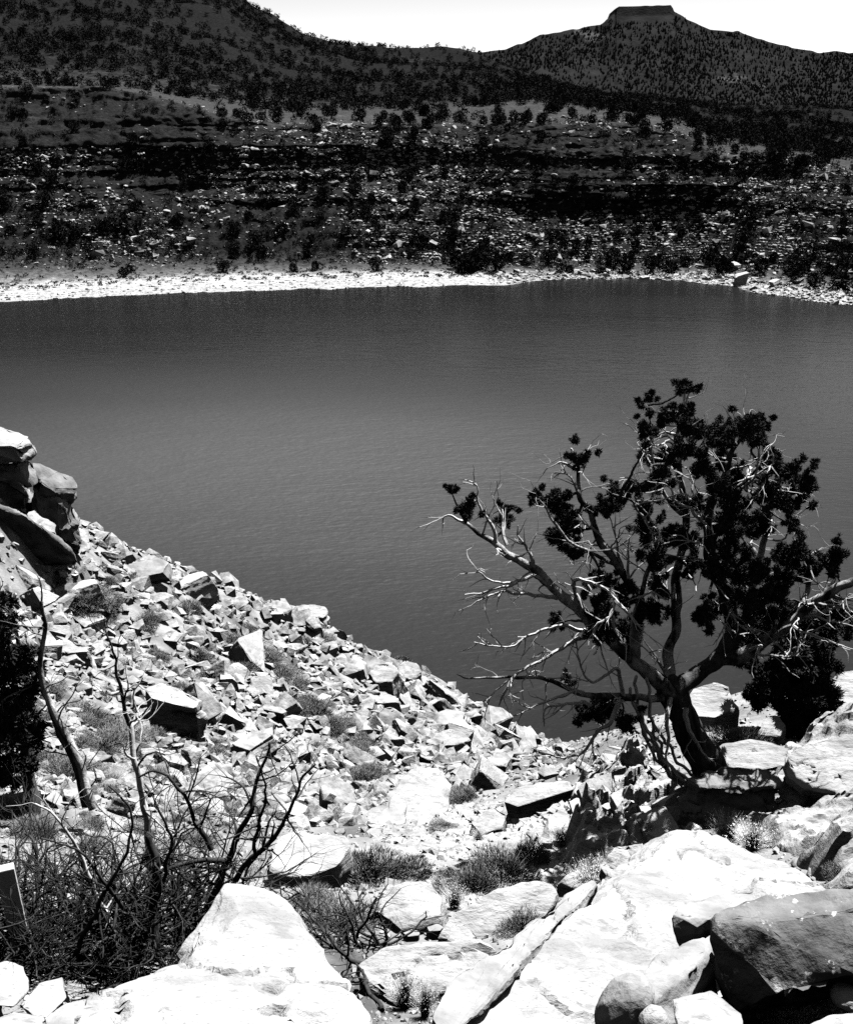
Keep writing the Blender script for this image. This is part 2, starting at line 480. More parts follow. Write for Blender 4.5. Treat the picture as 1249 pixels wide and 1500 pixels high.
NC = 860
fpx = np.linspace(-420, 1680, NC)
def far_rows(px):
    d = lambda py: np.maximum(rays(px, py), -9)
    shore = ip(px, (-420, 462), (0, 443), (200, 432), (400, 424), (600, 420), (740, 417), (800, 410), (900, 408), (1000, 412), (1060, 418), (1130, 432), (1249, 448), (1680, 490))
    shore = shore + 1.6 * vnoise(np.stack([px / 37., px * 0, px * 0], -1), 5) + 0.8 * vnoise(np.stack([px / 11., px * 0, px * 0], -1), 6)
    S = on_level(px, shore, 0.0); Ys = S[:, 1]
    rows = []
    def row(py, Yv): rows.append(at(px, py, Yv))
    under = at(px, shore, Ys - 9); under[:, 2] = -1.4
    rows.append(under)
    rows.append(S)
    beach = ip(px, (-420, 430), (0, 415), (300, 401), (600, 396), (720, 399), (790, 402), (900, 399), (1000, 402), (1060, 404), (1130, 414), (1249, 427), (1680, 460))
    Y2 = Ys + ip(px, (0, 22), (700, 18), (800, 8), (1050, 10), (1249, 14)); row(beach, Y2)
    veg = ip(px, (-420, 385), (0, 378), (1000, 382), (1249, 393), (1680, 410)); Y3 = Y2 + 15; row(veg, Y3)
    r4 = ip(px, (-420, 305), (700, 303), (780, 312), (1040, 310), (1100, 305), (1249, 318), (1680, 335)); Y4 = Y3 + 19; row(r4, Y4)
    r5 = ip(px, (-420, 280), (700, 278), (780, 274), (1040, 270), (1100, 276), (1249, 292), (1680, 310)); Y5 = Y4 + ip(px, (680, 8), (780, 1.0), (1030, 1.0), (1100, 8)); row(r5, Y5)
    r6 = ip(px, (-420, 246), (0, 242), (700, 240), (960, 244), (1040, 256), (1150, 258), (1249, 276), (1680, 292)); Y6 = Y5 + 10; row(r6, Y6)
    r7 = ip(px, (-420, 214), (0, 213), (700, 213), (960, 221), (1040, 239), (1150, 240), (1249, 262), (1680, 280)); Y7 = Y6 + ip(px, (600, 1.4), (760, 4), (950, 6), (1030, 2), (1150, 2.5), (1249, 6)); row(r7, Y7)
    r8 = ip(px, (-420, 120), (0, 130), (150, 128), (200, 137), (260, 150), (320, 172), (400, 184), (700, 186), (900, 182), (1000, 196), (1050, 233), (1150, 235), (1249, 256), (1680, 272))
    Y8 = Y7 + ip(px, (0, 24), (200, 22), (300, 13), (1000, 12), (1060, 4)); row(r8, Y8)
    r9 = ip(px, (-420, 114), (0, 124), (200, 130), (300, 148), (400, 160), (600, 160), (800, 150), (900, 160), (1000, 176), (1050, 206), (1249, 232), (1680, 250)); Y9 = Y8 + 80; row(r9, Y9)
    sil = ip(px, (-420, -250), (0, -110), (200, -72), (330, -30), (370, 3), (400, 17), (440, 42), (480, 54), (520, 65), (600, 72), (690, 80), (760, 100), (820, 118), (860, 133), (900, 141), (1000, 151), (1100, 159), (1249, 168), (1680, 182))
    row(sil * 0.5 + r9 * 0.5 + ip(px, (0, 10), (900, -6)), Y9 + 150)
    row(sil, np.full_like(px, 800.0))
    back = at(px, sil, np.full_like(px, 860.0)); back[:, 2] -= 22; rows.append(back)
    back2 = at(px, sil, np.full_like(px, 1300.0)); back2[:, 2] = -9; rows.append(back2)
    return rows


rows = far_rows(fpx)
sub = [3, 10, 22, 22, 60, 34, 24, 32, 44, 46, 60, 60, 10, 6]
FV = []; ROWK = []
for k in range(len(rows) - 1):
    n = sub[k] if k < len(sub) else 6
    for t in np.linspace(0, 1, n, endpoint=False):
        FV.append(rows[k] * (1 - t) + rows[k + 1] * t); ROWK.append(k + t)
FV.append(rows[-1]); ROWK.append(len(rows) - 1)
FV = np.array(FV); ROWK = np.array(ROWK)
def bumpw(k, lo, hi, soft=0.4): return np.clip((k - lo) / soft, 0, 1) * np.clip((hi - k) / soft, 0, 1)
wS = bumpw(ROWK, 3.1, 8.8)[:, None]
st = vnoise(FV * [0.012, 0.012, 0.55], 21) + 0.5 * vnoise(FV * [0.05, 0.05, 1.3], 22)
st = np.sign(st) * np.abs(st) ** 0.45
rough_ = fbm(FV * 0.06, 4, 31)
FV[..., 1] -= wS * (1.5 * st * (0.4 + 0.6 * np.clip(vnoise(FV * 0.03, 8) + 0.6, 0, 1)) + 2.2 * rough_ + 0.8 * fbm(FV * [0.35, 0.35, 0.7], 3, 41) + 0.3 * fbm(FV * [1.1, 1.1, 2.2], 2, 43))
FV[..., 2] += bumpw(ROWK, 2.0, 9.0)[:, None] * 0.35 * fbm(FV * 0.25, 3, 55)
wH = bumpw(ROWK, 9.0, 11.4, 0.7)[:, None]
FV[..., 2] += wH * 5.0 * fbm(FV * 0.012, 5, 61)
wE = bumpw(ROWK, 10.6, 11.6, 0.35)[:, None]
FV[..., 2] += wE * 1.2 * fbm(FV * 0.05, 3, 66)
nfr, nfc = FV.shape[:2]
fo = put('far_shore_hillside', FV.reshape(-1, 3), [grid_faces(nfr, nfc)], M['far_shore'], loc=(0, 0, 0), smooth=True)
za = fo.data.attributes.new('zone', 'FLOAT', 'POINT'); za.data.foreach_set('value', np.repeat(ROWK, nfc).astype(np.float32))
tag(bpy.data.objects['far_shore_hillside'], 'dark terraced hillside with a pale beach across the lake', 'hillside', kind='structure')

# ------------------------------------------------------------------ the mesa on the skyline
mpx = np.concatenate([np.linspace(380, 870, 190, endpoint=False), np.linspace(870, 1010, 190, endpoint=False), np.linspace(1010, 1750, 280)])
msil = ip(mpx, (380, 120), (560, 98), (690, 78), (745, 71), (790, 52), (850, 41), (880, 36), (892, 28), (900, 20), (903, 12), (906, 9.5), (945, 8.5), (982, 7.5), (985, 12), (987, 17), (1005, 28), (1040, 43), (1080, 46), (1140, 66), (1200, 77), (1220, 75), (1300, 82), (1500, 100), (1750, 130))
msil = msil + np.where(np.abs(mpx - 944) < 46, 0.35, 1.2) * vnoise(np.stack([mpx / 9, mpx * 0, mpx * 0], -1), 3)
mbase = np.full_like(mpx, 230.0)
MR = 130
mrows = []
cap = np.exp(-np.clip(np.abs(mpx - 944) - 38, 0, None) ** 2 / 60)
for i, t in enumerate(np.linspace(0, 1, MR)):
    py = mbase * (1 - t) + (msil + 14 * cap) * t
    mrows.append(at(mpx, py, 3000 + 1000 * t ** 0.9))
for t in np.linspace(0.1, 1, 14):
    mrows.append(at(mpx, (msil + 14 * cap) * (1 - t) + msil * t, 4000 + 26 * t))
q = at(mpx, msil, np.full_like(mpx, 4026.0))
for dy_, dz in ((60, 0), (160, -4), (400, -180), (1200, -500)):
    b_ = q.copy(); b_[:, 1] += dy_; b_[:, 2] += dz; mrows.append(b_)
MV = np.array(mrows)
ti = np.linspace(0, 1, MR)
env = np.zeros(len(MV)); env[:MR] = np.sin(np.pi * ti) ** 0.7
MV[..., 2] += env[:, None] * (15 * fbm(MV * 0.0028, 6, 81, 0.55) - 16 * np.abs(fbm(MV * [0.008, 0.004, 0.0], 3, 91)))
MV[..., 1] -= env[:, None] * 12 * fbm(MV * 0.004, 4, 95)
put('mesa_mountain', MV.reshape(-1, 3), [grid_faces(*MV.shape[:2])], M['mesa'], loc=(0, 0, 0), smooth=True)
tag(bpy.data.objects['mesa_mountain'], 'flat topped mesa rising above the dark hills on the skyline', 'mountain', kind='structure')
# its forest, too far off to count
lr = np.random.default_rng(12)
i_ = lr.integers(2, MR - 2, 48000); j_ = lr.integers(2, len(mpx) - 2, 48000)
w_ = np.gradient(mpx)[j_] / np.gradient(mpx).max()
k_ = (lr.uniform(size=48000) < w_ * np.clip(0.75 + 0.6 * fbm(MV[i_, j_] * [0.004, 0.003, 0.006], 3, 17), 0.1, 1)) & ~((np.abs(mpx[j_] - 944) < 42) & (i_ > MR - 8))
TP = MV[i_, j_][k_] + lr.normal(0, 3, (k_.sum(), 3)) * [1, 1, 0]
th_ = lr.uniform(5, 9.5, len(TP)); n_ = len(TP)
a_ = lr.uniform(0, 6.28, n_)
ring_ = [TP + np.stack([np.cos(a_ + q) * th_ * .5, np.sin(a_ + q) * th_ * .5, -2 + 0 * th_], -1) for q in (0, 1.57, 3.14, 4.71)]
TV = np.stack(ring_ + [TP + np.stack([0 * th_, 0 * th_, th_], -1)], 1).reshape(-1, 3)
b_ = np.arange(n_)[:, None] * 5
o = put('mesa_forest', TV, [np.concatenate([b_ + [0, 1, 4], b_ + [1, 2, 4], b_ + [2, 3, 4], b_ + [3, 0, 4]])], M['far_foliage'], loc=(0, 0, 0))
tag(o, 'dark conifer forest on the slopes of the flat topped mesa', 'forest', kind='stuff')

# ------------------------------------------------------------------ rocks
def hull_arrays(P, voxel=None, amp=0.03, freq=2.0, seed=0, layers=0.0, layer_freq=6.0, bed=(0, 0, 1), cracks=0.0, chips=5, chip=0.9):
    """an angular block: the hull of P, corners chipped off, faces cut fine (to about 2 voxels) and broken up by noise"""
    lr = np.random.default_rng(seed + 1000)
    P = np.asarray(P, float)
    bm = bmesh.new()
    for p in P: bm.verts.new(tuple(p))
    bmesh.ops.convex_hull(bm, input=bm.verts)
    bmesh.ops.delete(bm, geom=[v for v in bm.verts if not v.link_faces], context='VERTS')
    c = P.mean(0)
    for _ in range(chips if voxel else 0):
        n = sphere_dirs(1, lr)[0]; n[2] = abs(n[2])
        far = max((np.array(v.co) - c) @ n for v in bm.verts)
        bmesh.ops.bisect_plane(bm, geom=bm.verts[:] + bm.edges[:] + bm.faces[:], plane_co=tuple(c + n * far * lr.uniform(chip, 0.99)), plane_no=tuple(n), clear_outer=True)
        pts = [v.co.copy() for v in bm.verts]
        bm.clear()
        for p in pts: bm.verts.new(p)
        bmesh.ops.convex_hull(bm, input=bm.verts)
        bmesh.ops.delete(bm, geom=[v for v in bm.verts if not v.link_faces], context='VERTS')
    if voxel:
        size = max(e.calc_length() for e in bm.edges)
        bmesh.ops.dissolve_limit(bm, angle_limit=R(4), verts=bm.verts[:], edges=bm.edges[:])
        bmesh.ops.bevel(bm, geom=bm.edges[:], offset=voxel * 0.6, segments=1, affect='EDGES', clamp_overlap=True)
        bmesh.ops.triangulate(bm, faces=bm.faces[:])
        for _ in range(9):
            es = [e for e in bm.edges if e.calc_length() > voxel * 1.7]
            if not es or len(bm.faces) > 60000: break
            bmesh.ops.subdivide_edges(bm, edges=es, cuts=1)
            bmesh.ops.triangulate(bm, faces=[f for f in bm.faces if len(f.verts) > 3])
        bmesh.ops.recalc_face_normals(bm, faces=bm.faces[:])
        bm.normal_update()
    bm.verts.index_update()
    V = np.array([v.co[:] for v in bm.verts]); Nn = np.array([v.normal[:] for v in bm.verts])
    tri = {}
    for f in bm.faces: tri.setdefault(len(f.verts), []).append([v.index for v in f.verts])
    bm.free()
    if voxel:
        rg = np.abs(fbm(V * freq * 1.3, 4, seed + 3))
        d = amp * (0.7 * fbm(V * freq, 3, seed) + 0.9 * (0.45 - rg)) + amp * 0.3 * fbm(V * freq * 5, 3, seed + 5)
        if layers:
            b = np.asarray(bed, float); b = b / np.linalg.norm(b)
            h = V @ b
            q = np.stack([V[:, 0] * 0.5, V[:, 1] * 0.5, h * layer_freq], -1)
            l = vnoise(q, seed + 9) + 0.5 * vnoise(q * 2.3, seed + 10)
            side = 1 - np.abs(Nn @ b) ** 2
            d = d + layers * side * np.sign(l) * np.abs(l) ** 0.4
        if cracks:
            c = np.abs(fbm(V * freq * 0.6 + 5, 3, seed + 30))
            d = d - cracks * np.clip(1 - c / 0.06, 0, 1)
        V = V + Nn * d[:, None]
    return V, [np.array(f) for f in tri.values()]


def plane_pts(outline, anchor, n):
    n = np.asarray(n, float); n = n / np.linalg.norm(n)
    d = rays(np.array([p[0] for p in outline]), np.array([p[1] for p in outline]))
    t = ((anchor - CAM) @ n) / (d @ n)
    return CAM + d * t[:, None]


def rock_object(name, V, faces, m, label, cat='rock', group=None, smooth=True):
    o = put(name, V, faces, M[m], smooth=smooth)
    o.data.set_sharp_from_angle(angle=R(38))
    return tag(o, label, cat, group)


def slab(name, outline, base_py, label, n=(0, -0.25, 1), m='pale_rock', voxel=0.05, sink=0.5, grow=0.06, amp=0.035, cat='boulder', group=None, **kw):
    """a block whose top face is the outline (in surveyed view points, on a plane with normal n) and whose foot
    stands where the ray through (lowest outline point, base_py) meets the ground"""
    k = max(range(len(outline)), key=lambda i: outline[i][1])
    foot = g1(outline[k][0], max(base_py, outline[k][1]))
    a = at(outline[k][0], outline[k][1], foot[1])
    top = plane_pts(outline, a, n)
    c = top.mean(0)
    low = top.copy()
    low[:, :2] = c[:2] + (low[:, :2] - c[:2]) * (1 + grow)
    drop = a[2] - foot[2] + sink
    low[:, 2] = np.minimum(low[:, 2], a[2]) - drop
    P = np.concatenate([top, low])
    V, f = hull_arrays(P, voxel, amp, **kw)
    return rock_object(name, V, f, m, label, cat, group)


def hull_rock(name, pts, label, m='pale_rock', voxel=0.05, amp=0.035, cat='boulder', group=None, extra=(), **kw):
    """pts: (px, py, Y) surveyed corner points; extra: world points that close the block behind and below"""
    a = np.array(pts, float)
    P = at(a[:, 0], a[:, 1], a[:, 2])
    if len(extra): P = np.concatenate([P, np.asarray(extra, float)])
    V, f = hull_arrays(P, voxel, amp, **kw)
    return rock_object(name, V, f, m, label, cat, group)


def rock_proto(seed, n=14, sx=1.0, sy=0.75, sz=0.5):
    """a broken block: the corners of a box pushed about, some knocked off"""
    lr = np.random.default_rng(seed)
    P = np.array([(x, y, z) for x in (-1, 1) for y in (-1, 1) for z in (-1, 1)], float)
    P = P + lr.normal(0, 0.26, P.shape)
    cut = lr.choice(8, int(lr.integers(1, 4)), replace=False)
    out = []
    for k in range(8):
        if k in cut:
            for ax in range(3):
                q = P[k].copy(); q[ax] *= lr.uniform(0.1, 0.6); out.append(q)
        else: out.append(P[k])
    return np.array(out) * 0.5 * [sx, sy, sz]
def in_poly(x, y, poly):
    poly = np.array(poly, float); n = len(poly); r = np.zeros(len(x), bool); j = n - 1
    for i in range(n):
        xi, yi = poly[i]; xj, yj = poly[j]
        c = ((yi > y) != (yj > y)) & (x < (xj - xi) * (y - yi) / (yj - yi + 1e-12) + xi)
        r ^= c; j = i
    return r


def scatter_px(n, poly, lr):
    P = np.array(poly, float)
    x = lr.uniform(P[:, 0].min(), P[:, 0].max(), n * 3); y = lr.uniform(P[:, 1].min(), P[:, 1].max(), n * 3)
    k = in_poly(x, y, poly)
    return x[k][:n], y[k][:n]
FG = 'boulders of the near slope'
# --- the great boulder on the right and its neighbours
def big_boulder():
    top = [(590, 1610, 4.15), (860, 1610, 4.35), (628, 1510, 4.6), (700, 1450, 5.0), (770, 1372, 6.0), (862, 1305, 7.0), (955, 1236, 8.0), (1000, 1217, 7.85), (985, 1250, 7.35), (925, 1335, 6.55), (1060, 1228, 7.8), (1120, 1250, 7.7), (1200, 1285, 7.3),
           (1245, 1312, 7.0), (1000, 1375, 6.0), (880, 1500, 4.85), (1110, 1300, 6.9)]
    a = np.array(top); P = at(a[:, 0], a[:, 1], a[:, 2])
    low = P.copy(); low[:, 2] -= 1.5; low[:, 1] += 0.15
    V, f = hull_arrays(np.concatenate([P, low]), 0.03, 0.05, freq=1.8, seed=3, layers=0.04, layer_freq=2.5, bed=(0.5, -0.3, 0.8), cracks=0.05)
    return rock_object('boulder', V, f, 'pale_rock', 'huge pale slab sided boulder leaning below the juniper', 'boulder', FG)
big_boulder()
hull_rock('boulder', [(622, 1520, 4.4), (655, 1445, 4.9), (720, 1402, 5.3), (800, 1338, 6.0), (872, 1292, 6.7), (835, 1352, 6.1), (760, 1425, 5.3), (690, 1500, 4.75), (640, 1540, 4.3)],
          'grey slab wedged along the edge of the huge leaning boulder', 'grey_rock', 0.035, 0.03, group=FG,
          extra=[at(700, 1500, 4.9) - [0, 0, .5], at(860, 1330, 6.8) - [0, 0, .6], at(640, 1540, 4.5) - [0, 0, .4]], seed=5, layers=0.02, layer_freq=4, bed=(0.6, 0, 0.8))
hull_rock('boulder', [(1032, 1352, 4.9), (1060, 1335, 5.0), (1120, 1312, 5.1), (1200, 1303, 5.1), (1330, 1300, 5.1), (1076, 1482, 4.75), (1052, 1440, 4.85), (1140, 1456, 4.6), (1250, 1425, 4.6), (1340, 1420, 4.6), (1090, 1355, 4.85), (1330, 1325, 4.85)],
          'dark stained block with pale lichen flecks leaning on the huge boulder', 'varnished_rock', 0.03, 0.03, group=FG,
          extra=[at(1060, 1400, 5.4), at(1330, 1400, 5.6), at(1100, 1500, 5.2)], seed=8, layers=0.012, layer_freq=5, cracks=0.015)
hull_rock('boulder', [(925, 1446, 4.75), (962, 1405, 5.1), (1035, 1372, 5.35), (1052, 1440, 5.05), (1060, 1500, 4.9), (985, 1515, 4.6), (950, 1470, 4.65), (1035, 1400, 5.0)],
          'rough grey block between the stained block and the smooth egg shaped stone', 'grey_rock', 0.025, 0.03, group=FG, extra=[at(1040, 1500, 5.3), at(950, 1520, 5.0)], seed=11, layers=0.02, layer_freq=6)
hull_rock('boulder', [(985, 1345, 5.5), (1010, 1322, 5.75), (1060, 1318, 5.85), (1102, 1305, 6.0), (1095, 1330, 5.75), (1025, 1352, 5.45), (1000, 1385, 5.45)],
          'broken ledge piece jutting from the face of the huge boulder', 'grey_rock', 0.025, 0.025, group=FG, extra=[at(1040, 1360, 6.0), at(1090, 1345, 6.1)], seed=13, layers=0.02)


def round_stone(px, py, Y, rx, ry, rz, label, m='pale_rock', tilt=0.0, seed=1, cat='stone', voxel=0.02, group='stones lying at the bottom of the view'):
    c = at(px, py, Y)
    d = sphere_dirs(160, np.random.default_rng(seed)) * [rx, ry, rz]
    t = np.array([[math.cos(tilt), 0, math.sin(tilt)], [0, 1, 0], [-math.sin(tilt), 0, math.cos(tilt)]])
    V, f = hull_arrays(d @ t.T + c, voxel, 0.006, freq=5, seed=seed, chips=0)
    return rock_object('stone', V, f, m, label, cat, group)
round_stone(914, 1478, 4.45, 0.13, 0.16, 0.21, 'smooth egg shaped grey stone standing before the grey block', 'grey_rock', 0.5, 2)
round_stone(957, 1502, 4.3, 0.085, 0.1, 0.1, 'small white rounded stone beside the egg shaped stone', 'pale_rock', 0, 3)
hull_rock('stone', [(985, 1465, 4.5), (1040, 1450, 4.65), (1085, 1485, 4.5), (1090, 1530, 4.2), (1000, 1530, 4.2), (1030, 1480, 4.4)], 'white angular stone in front of the grey block, next to the pale grass tuft', 'pale_rock', 0.02, 0.015, cat='stone',
          extra=[at(1080, 1530, 4.6), at(1010, 1500, 4.7)], seed=4)
hull_rock('stone', [(1175, 1510, 4.25), (1215, 1490, 4.35), (1275, 1485, 4.4), (1290, 1530, 4.2), (1190, 1530, 4.15)], 'white stone at the very corner below the stained block', 'pale_rock', 0.02, 0.015, cat='stone', extra=[at(1240, 1530, 4.6)], seed=6)
round_stone(1240, 1462, 4.6, 0.09, 0.1, 0.06, 'small rounded stone in the shadow under the stained block', 'pale_rock', 0.2, 7)

# --- bottom left
hull_rock('boulder', [(262, 1400, 5.05), (300, 1340, 5.3), (333, 1298, 5.55), (352, 1300, 5.55), (366, 1307, 5.5), (402, 1310, 5.5), (432, 1345, 5.3), (472, 1388, 5.05), (497, 1440, 4.75), (480, 1500, 4.3), (250, 1480, 4.4), (350, 1330, 5.25)],
          'white pointed boulder rising in front of the dead shrub', 'pale_rock', 0.03, 0.03, group=FG,
          extra=[at(300, 1440, 5.6) - [0, 0, .2], at(450, 1440, 5.5) - [0, 0, .2]], seed=21, layers=0.03, layer_freq=4, bed=(0.3, -0.2, 1), cracks=0.05)
hull_rock('boulder', [(90, 1620, 3.6), (560, 1620, 3.55), (108, 1520, 4.05), (118, 1478, 4.3), (180, 1438, 4.6), (250, 1412, 4.8), (330, 1405, 4.85), (430, 1420, 4.75), (505, 1440, 4.6), (535, 1490, 4.25), (545, 1530, 4.0), (300, 1530, 3.9), (300, 1620, 3.5)],
          'broad white flat topped boulder along the bottom edge', 'pale_rock', 0.03, 0.03, group=FG,
          extra=[at(130, 1500, 4.6) - [0, 0, .5], at(530, 1500, 4.6) - [0, 0, .5], at(300, 1450, 5.2) - [0, 0, .4], at(300, 1530, 3.9) - [0, 0, .5]], seed=22, layers=0.035, bed=(0.1, -0.3, 1), layer_freq=7, cracks=0.05)
hull_rock('stone', [(-30, 1420, 4.9), (10, 1405, 5.0), (36, 1415, 5.0), (42, 1450, 4.8), (20, 1475, 4.6), (-30, 1470, 4.6)], 'white blunt stone at the left edge under the dead shrub', 'pale_rock', 0.025, 0.02, cat='stone', extra=[at(0, 1470, 5.2), at(-30, 1450, 5.3)], seed=23)
hull_rock('stone', [(30, 1475, 4.5), (58, 1440, 4.8), (92, 1432, 4.9), (98, 1460, 4.7), (60, 1500, 4.4)], 'pale wedge stone between the blunt stone and the broad boulder', 'pale_rock', 0.02, 0.015, cat='stone', extra=[at(90, 1480, 5.0)], seed=24)
hull_rock('stone', [(62, 1490, 4.4), (95, 1465, 4.55), (125, 1462, 4.6), (130, 1500, 4.35), (80, 1530, 4.1)], 'small grey stone tucked against the broad white boulder', 'grey_rock', 0.02, 0.015, cat='stone', extra=[at(110, 1500, 4.7)], seed=25)
hull_rock('stone', [(-20, 1500, 4.25), (20, 1482, 4.35), (60, 1488, 4.3), (68, 1530, 4.0), (-20, 1530, 4.0)], 'low white stone in the bottom corner beside the small grey stone', 'pale_rock', 0.02, 0.015, cat='stone', extra=[at(30, 1520, 4.5)], seed=26)

# --- the middle
slab('boulder', [(522, 1412), (560, 1388), (610, 1378), (690, 1377), (735, 1390), (705, 1420), (650, 1452), (580, 1470), (535, 1440)], 1475, 'smooth white slab filling the gap between the two big boulders', (0.05, -0.25, 1), 'pale_rock', 0.03, amp=0.025, group=FG, seed=31, layers=0.02, cracks=0.04)
slab('boulder', [(640, 1375), (665, 1340), (710, 1315), (770, 1290), (820, 1300), (800, 1340), (745, 1375)], 1385, 'white sloping slab behind the grey slab, below the sagebrush', (0.1, -0.4, 1), 'pale_rock', 0.04, amp=0.03, group=FG, seed=32)
slab('boulder', [(545, 1330), (570, 1300), (620, 1290), (650, 1310), (640, 1345), (590, 1360)], 1368, 'pale broken slab between the sagebrush and the smooth white slab', (0, -0.2, 1), 'pale_rock', 0.04, group=FG, seed=33, layers=0.02)
slab('stone', [(590, 1366), (602, 1360), (615, 1364), (613, 1370), (598, 1372)], 1379, 'small dark sided stone on the back edge of the smooth white slab', (0, -0.1, 1), 'grey_rock', 0.02, amp=0.01, cat='stone', sink=0.15, seed=34)
slab('stone', [(624, 1356), (640, 1352), (650, 1357), (645, 1363), (628, 1364)], 1376, 'small cubic stone on the smooth white slab beside another stone', (0, -0.1, 1), 'grey_rock', 0.02, amp=0.01, cat='stone', sink=0.15, seed=35)
slab('boulder', [(812, 1338), (830, 1315), (870, 1302), (905, 1300), (880, 1330), (845, 1352)], 1372, 'layered slab end poking out between the grey slab and the sunlit grass', (0, -0.35, 1), 'layered_rock', 0.03, group=FG, seed=36, layers=0.03)
slab('boulder', [(815, 1290), (850, 1275), (900, 1265), (930, 1275), (905, 1298), (850, 1305)], 1312, 'pale flat stone shaded by a juniper branch above the grey slab', (0, -0.2, 1), 'pale_rock', 0.03, group=FG, seed=37)
# bright bare boulder, the curved rock, the slab with the dark underside
hull_rock('boulder', [(562, 1205, 14.0), (575, 1165, 14.6), (588, 1135, 15.1), (602, 1126, 15.3), (648, 1128, 15.4), (660, 1150, 15.2), (656, 1185, 14.5), (640, 1215, 13.9)],
          'bright blank boulder at the foot of the talus', 'pale_rock', 0.07, 0.04, group=FG, extra=[at(590, 1180, 16.5), at(650, 1180, 16.5), at(620, 1220, 15) - [0, 0, 1]], seed=41)
hull_rock('boulder', [(522, 1232, 13.0), (535, 1205, 13.6), (565, 1185, 14.0), (595, 1175, 14.2), (594, 1205, 13.5), (560, 1222, 13.2), (545, 1232, 13.0)],
          'curved rock with a grey face beside the bright blank boulder', 'grey_rock', 0.05, 0.03, group=FG, extra=[at(560, 1225, 14) - [0, 0, .5], at(590, 1210, 14.6)], seed=42)
slab('boulder', [(738, 1172), (755, 1152), (790, 1146), (830, 1144), (840, 1156), (800, 1168), (758, 1180)], 1204, 'white slab overhanging a black shadowed hollow left of the juniper', (-0.1, -0.12, 1), 'pale_rock', 0.05, group=FG, seed=43, sink=0.3, grow=-0.15)
slab('boulder', [(398, 1250), (410, 1222), (450, 1214), (505, 1218), (512, 1240), (490, 1268), (440, 1282), (402, 1275)], 1298, 'large grooved flat slab behind the bare branches', (0, -0.3, 1), 'layered_rock', 0.05, group=FG, seed=44, layers=0.05, layer_freq=4, bed=(0.2, -0.5, 1))
slab('stone', [(463, 1256), (475, 1244), (492, 1246), (496, 1258), (480, 1264)], 1275, 'round pale stone sitting on the grooved flat slab', (0, 0, 1), 'pale_rock', 0.03, cat='stone', sink=0.2, seed=45)
hull_rock('boulder', [(790, 1232, 11.3), (802, 1195, 11.7), (822, 1185, 11.9), (834, 1192, 11.8), (828, 1225, 11.3), (806, 1250, 10.9)], 'upright white rock before the tree root ledge', 'pale_rock', 0.04, 0.03, group=FG, extra=[at(820, 1240, 11.9), at(800, 1240, 11.8)], seed=46)
slab('boulder', [(690, 1205), (720, 1180), (745, 1190), (735, 1212), (705, 1222)], 1226, 'low white stone slab on the gravel below the overhanging slab', (0, -0.2, 1), 'pale_rock', 0.05, group=FG, seed=47, sink=0.3)
slab('stone', [(655, 1378), (665, 1365), (690, 1362), (700, 1372), (680, 1384)], 1392, 'thin pale stone lying on the smooth white slab', (0, -0.1, 1), 'pale_rock', 0.03, cat='stone', sink=0.15, seed=48, amp=0.015)

# --- the ledges the juniper grows from
LG = 'layered ledges around the juniper'
def ledge(outline, base_py, label, n=(0, -0.3, 1), seed=0, m='layered_rock', layers=0.02, plates=4):
    """bedded rock: plates of different reach lying on each other, so that the beds throw dark lines"""
    l = np.random.default_rng(seed)
    k = max(range(len(outline)), key=lambda i: outline[i][1])
    foot = g1(outline[k][0], max(base_py, outline[k][1]))
    a = at(outline[k][0], outline[k][1], foot[1])
    top = plane_pts(outline, a, n)
    # more corners, pulled in and out
    fine = []
    for q in range(len(top)):
        fine.append(top[q]); fine.append((top[q] + top[(q + 1) % len(top)]) / 2)
    top = np.array(fine); c = top.mean(0)
    nn = np.asarray(n, float); nn /= np.linalg.norm(nn)
    bag = Bag(); z = 0.0
    total = max(0.5, a[2] - foot[2] + 0.5)
    for p_ in range(plates + 1):
        th = l.uniform(0.07, 0.2) if p_ < plates else max(0.4, total - z)
        reach = 1.0 if p_ == 0 else l.uniform(0.84, 1.04)
        sh = l.normal(0, 0.05, 3) * [1, 1, 0] * (p_ > 0)
        ring = c + (top - c) * reach * l.uniform(0.9, 1.06, (len(top), 1)) + sh - nn * z
        P = np.concatenate([ring, c + (ring - c) * l.uniform(0.93, 1.02) - nn * th])
        V, f = hull_arrays(P, 0.032, 0.016, freq=3.0, seed=seed * 7 + p_, layers=layers, layer_freq=9, bed=tuple(nn), cracks=0.03, chips=3, chip=0.93)
        bag.add(V, *f); z += th * 0.96
        if z > total: break
    V, f = bag.arrays()
    return rock_object('rock_ledge', V, f, m, label, 'ledge', LG)
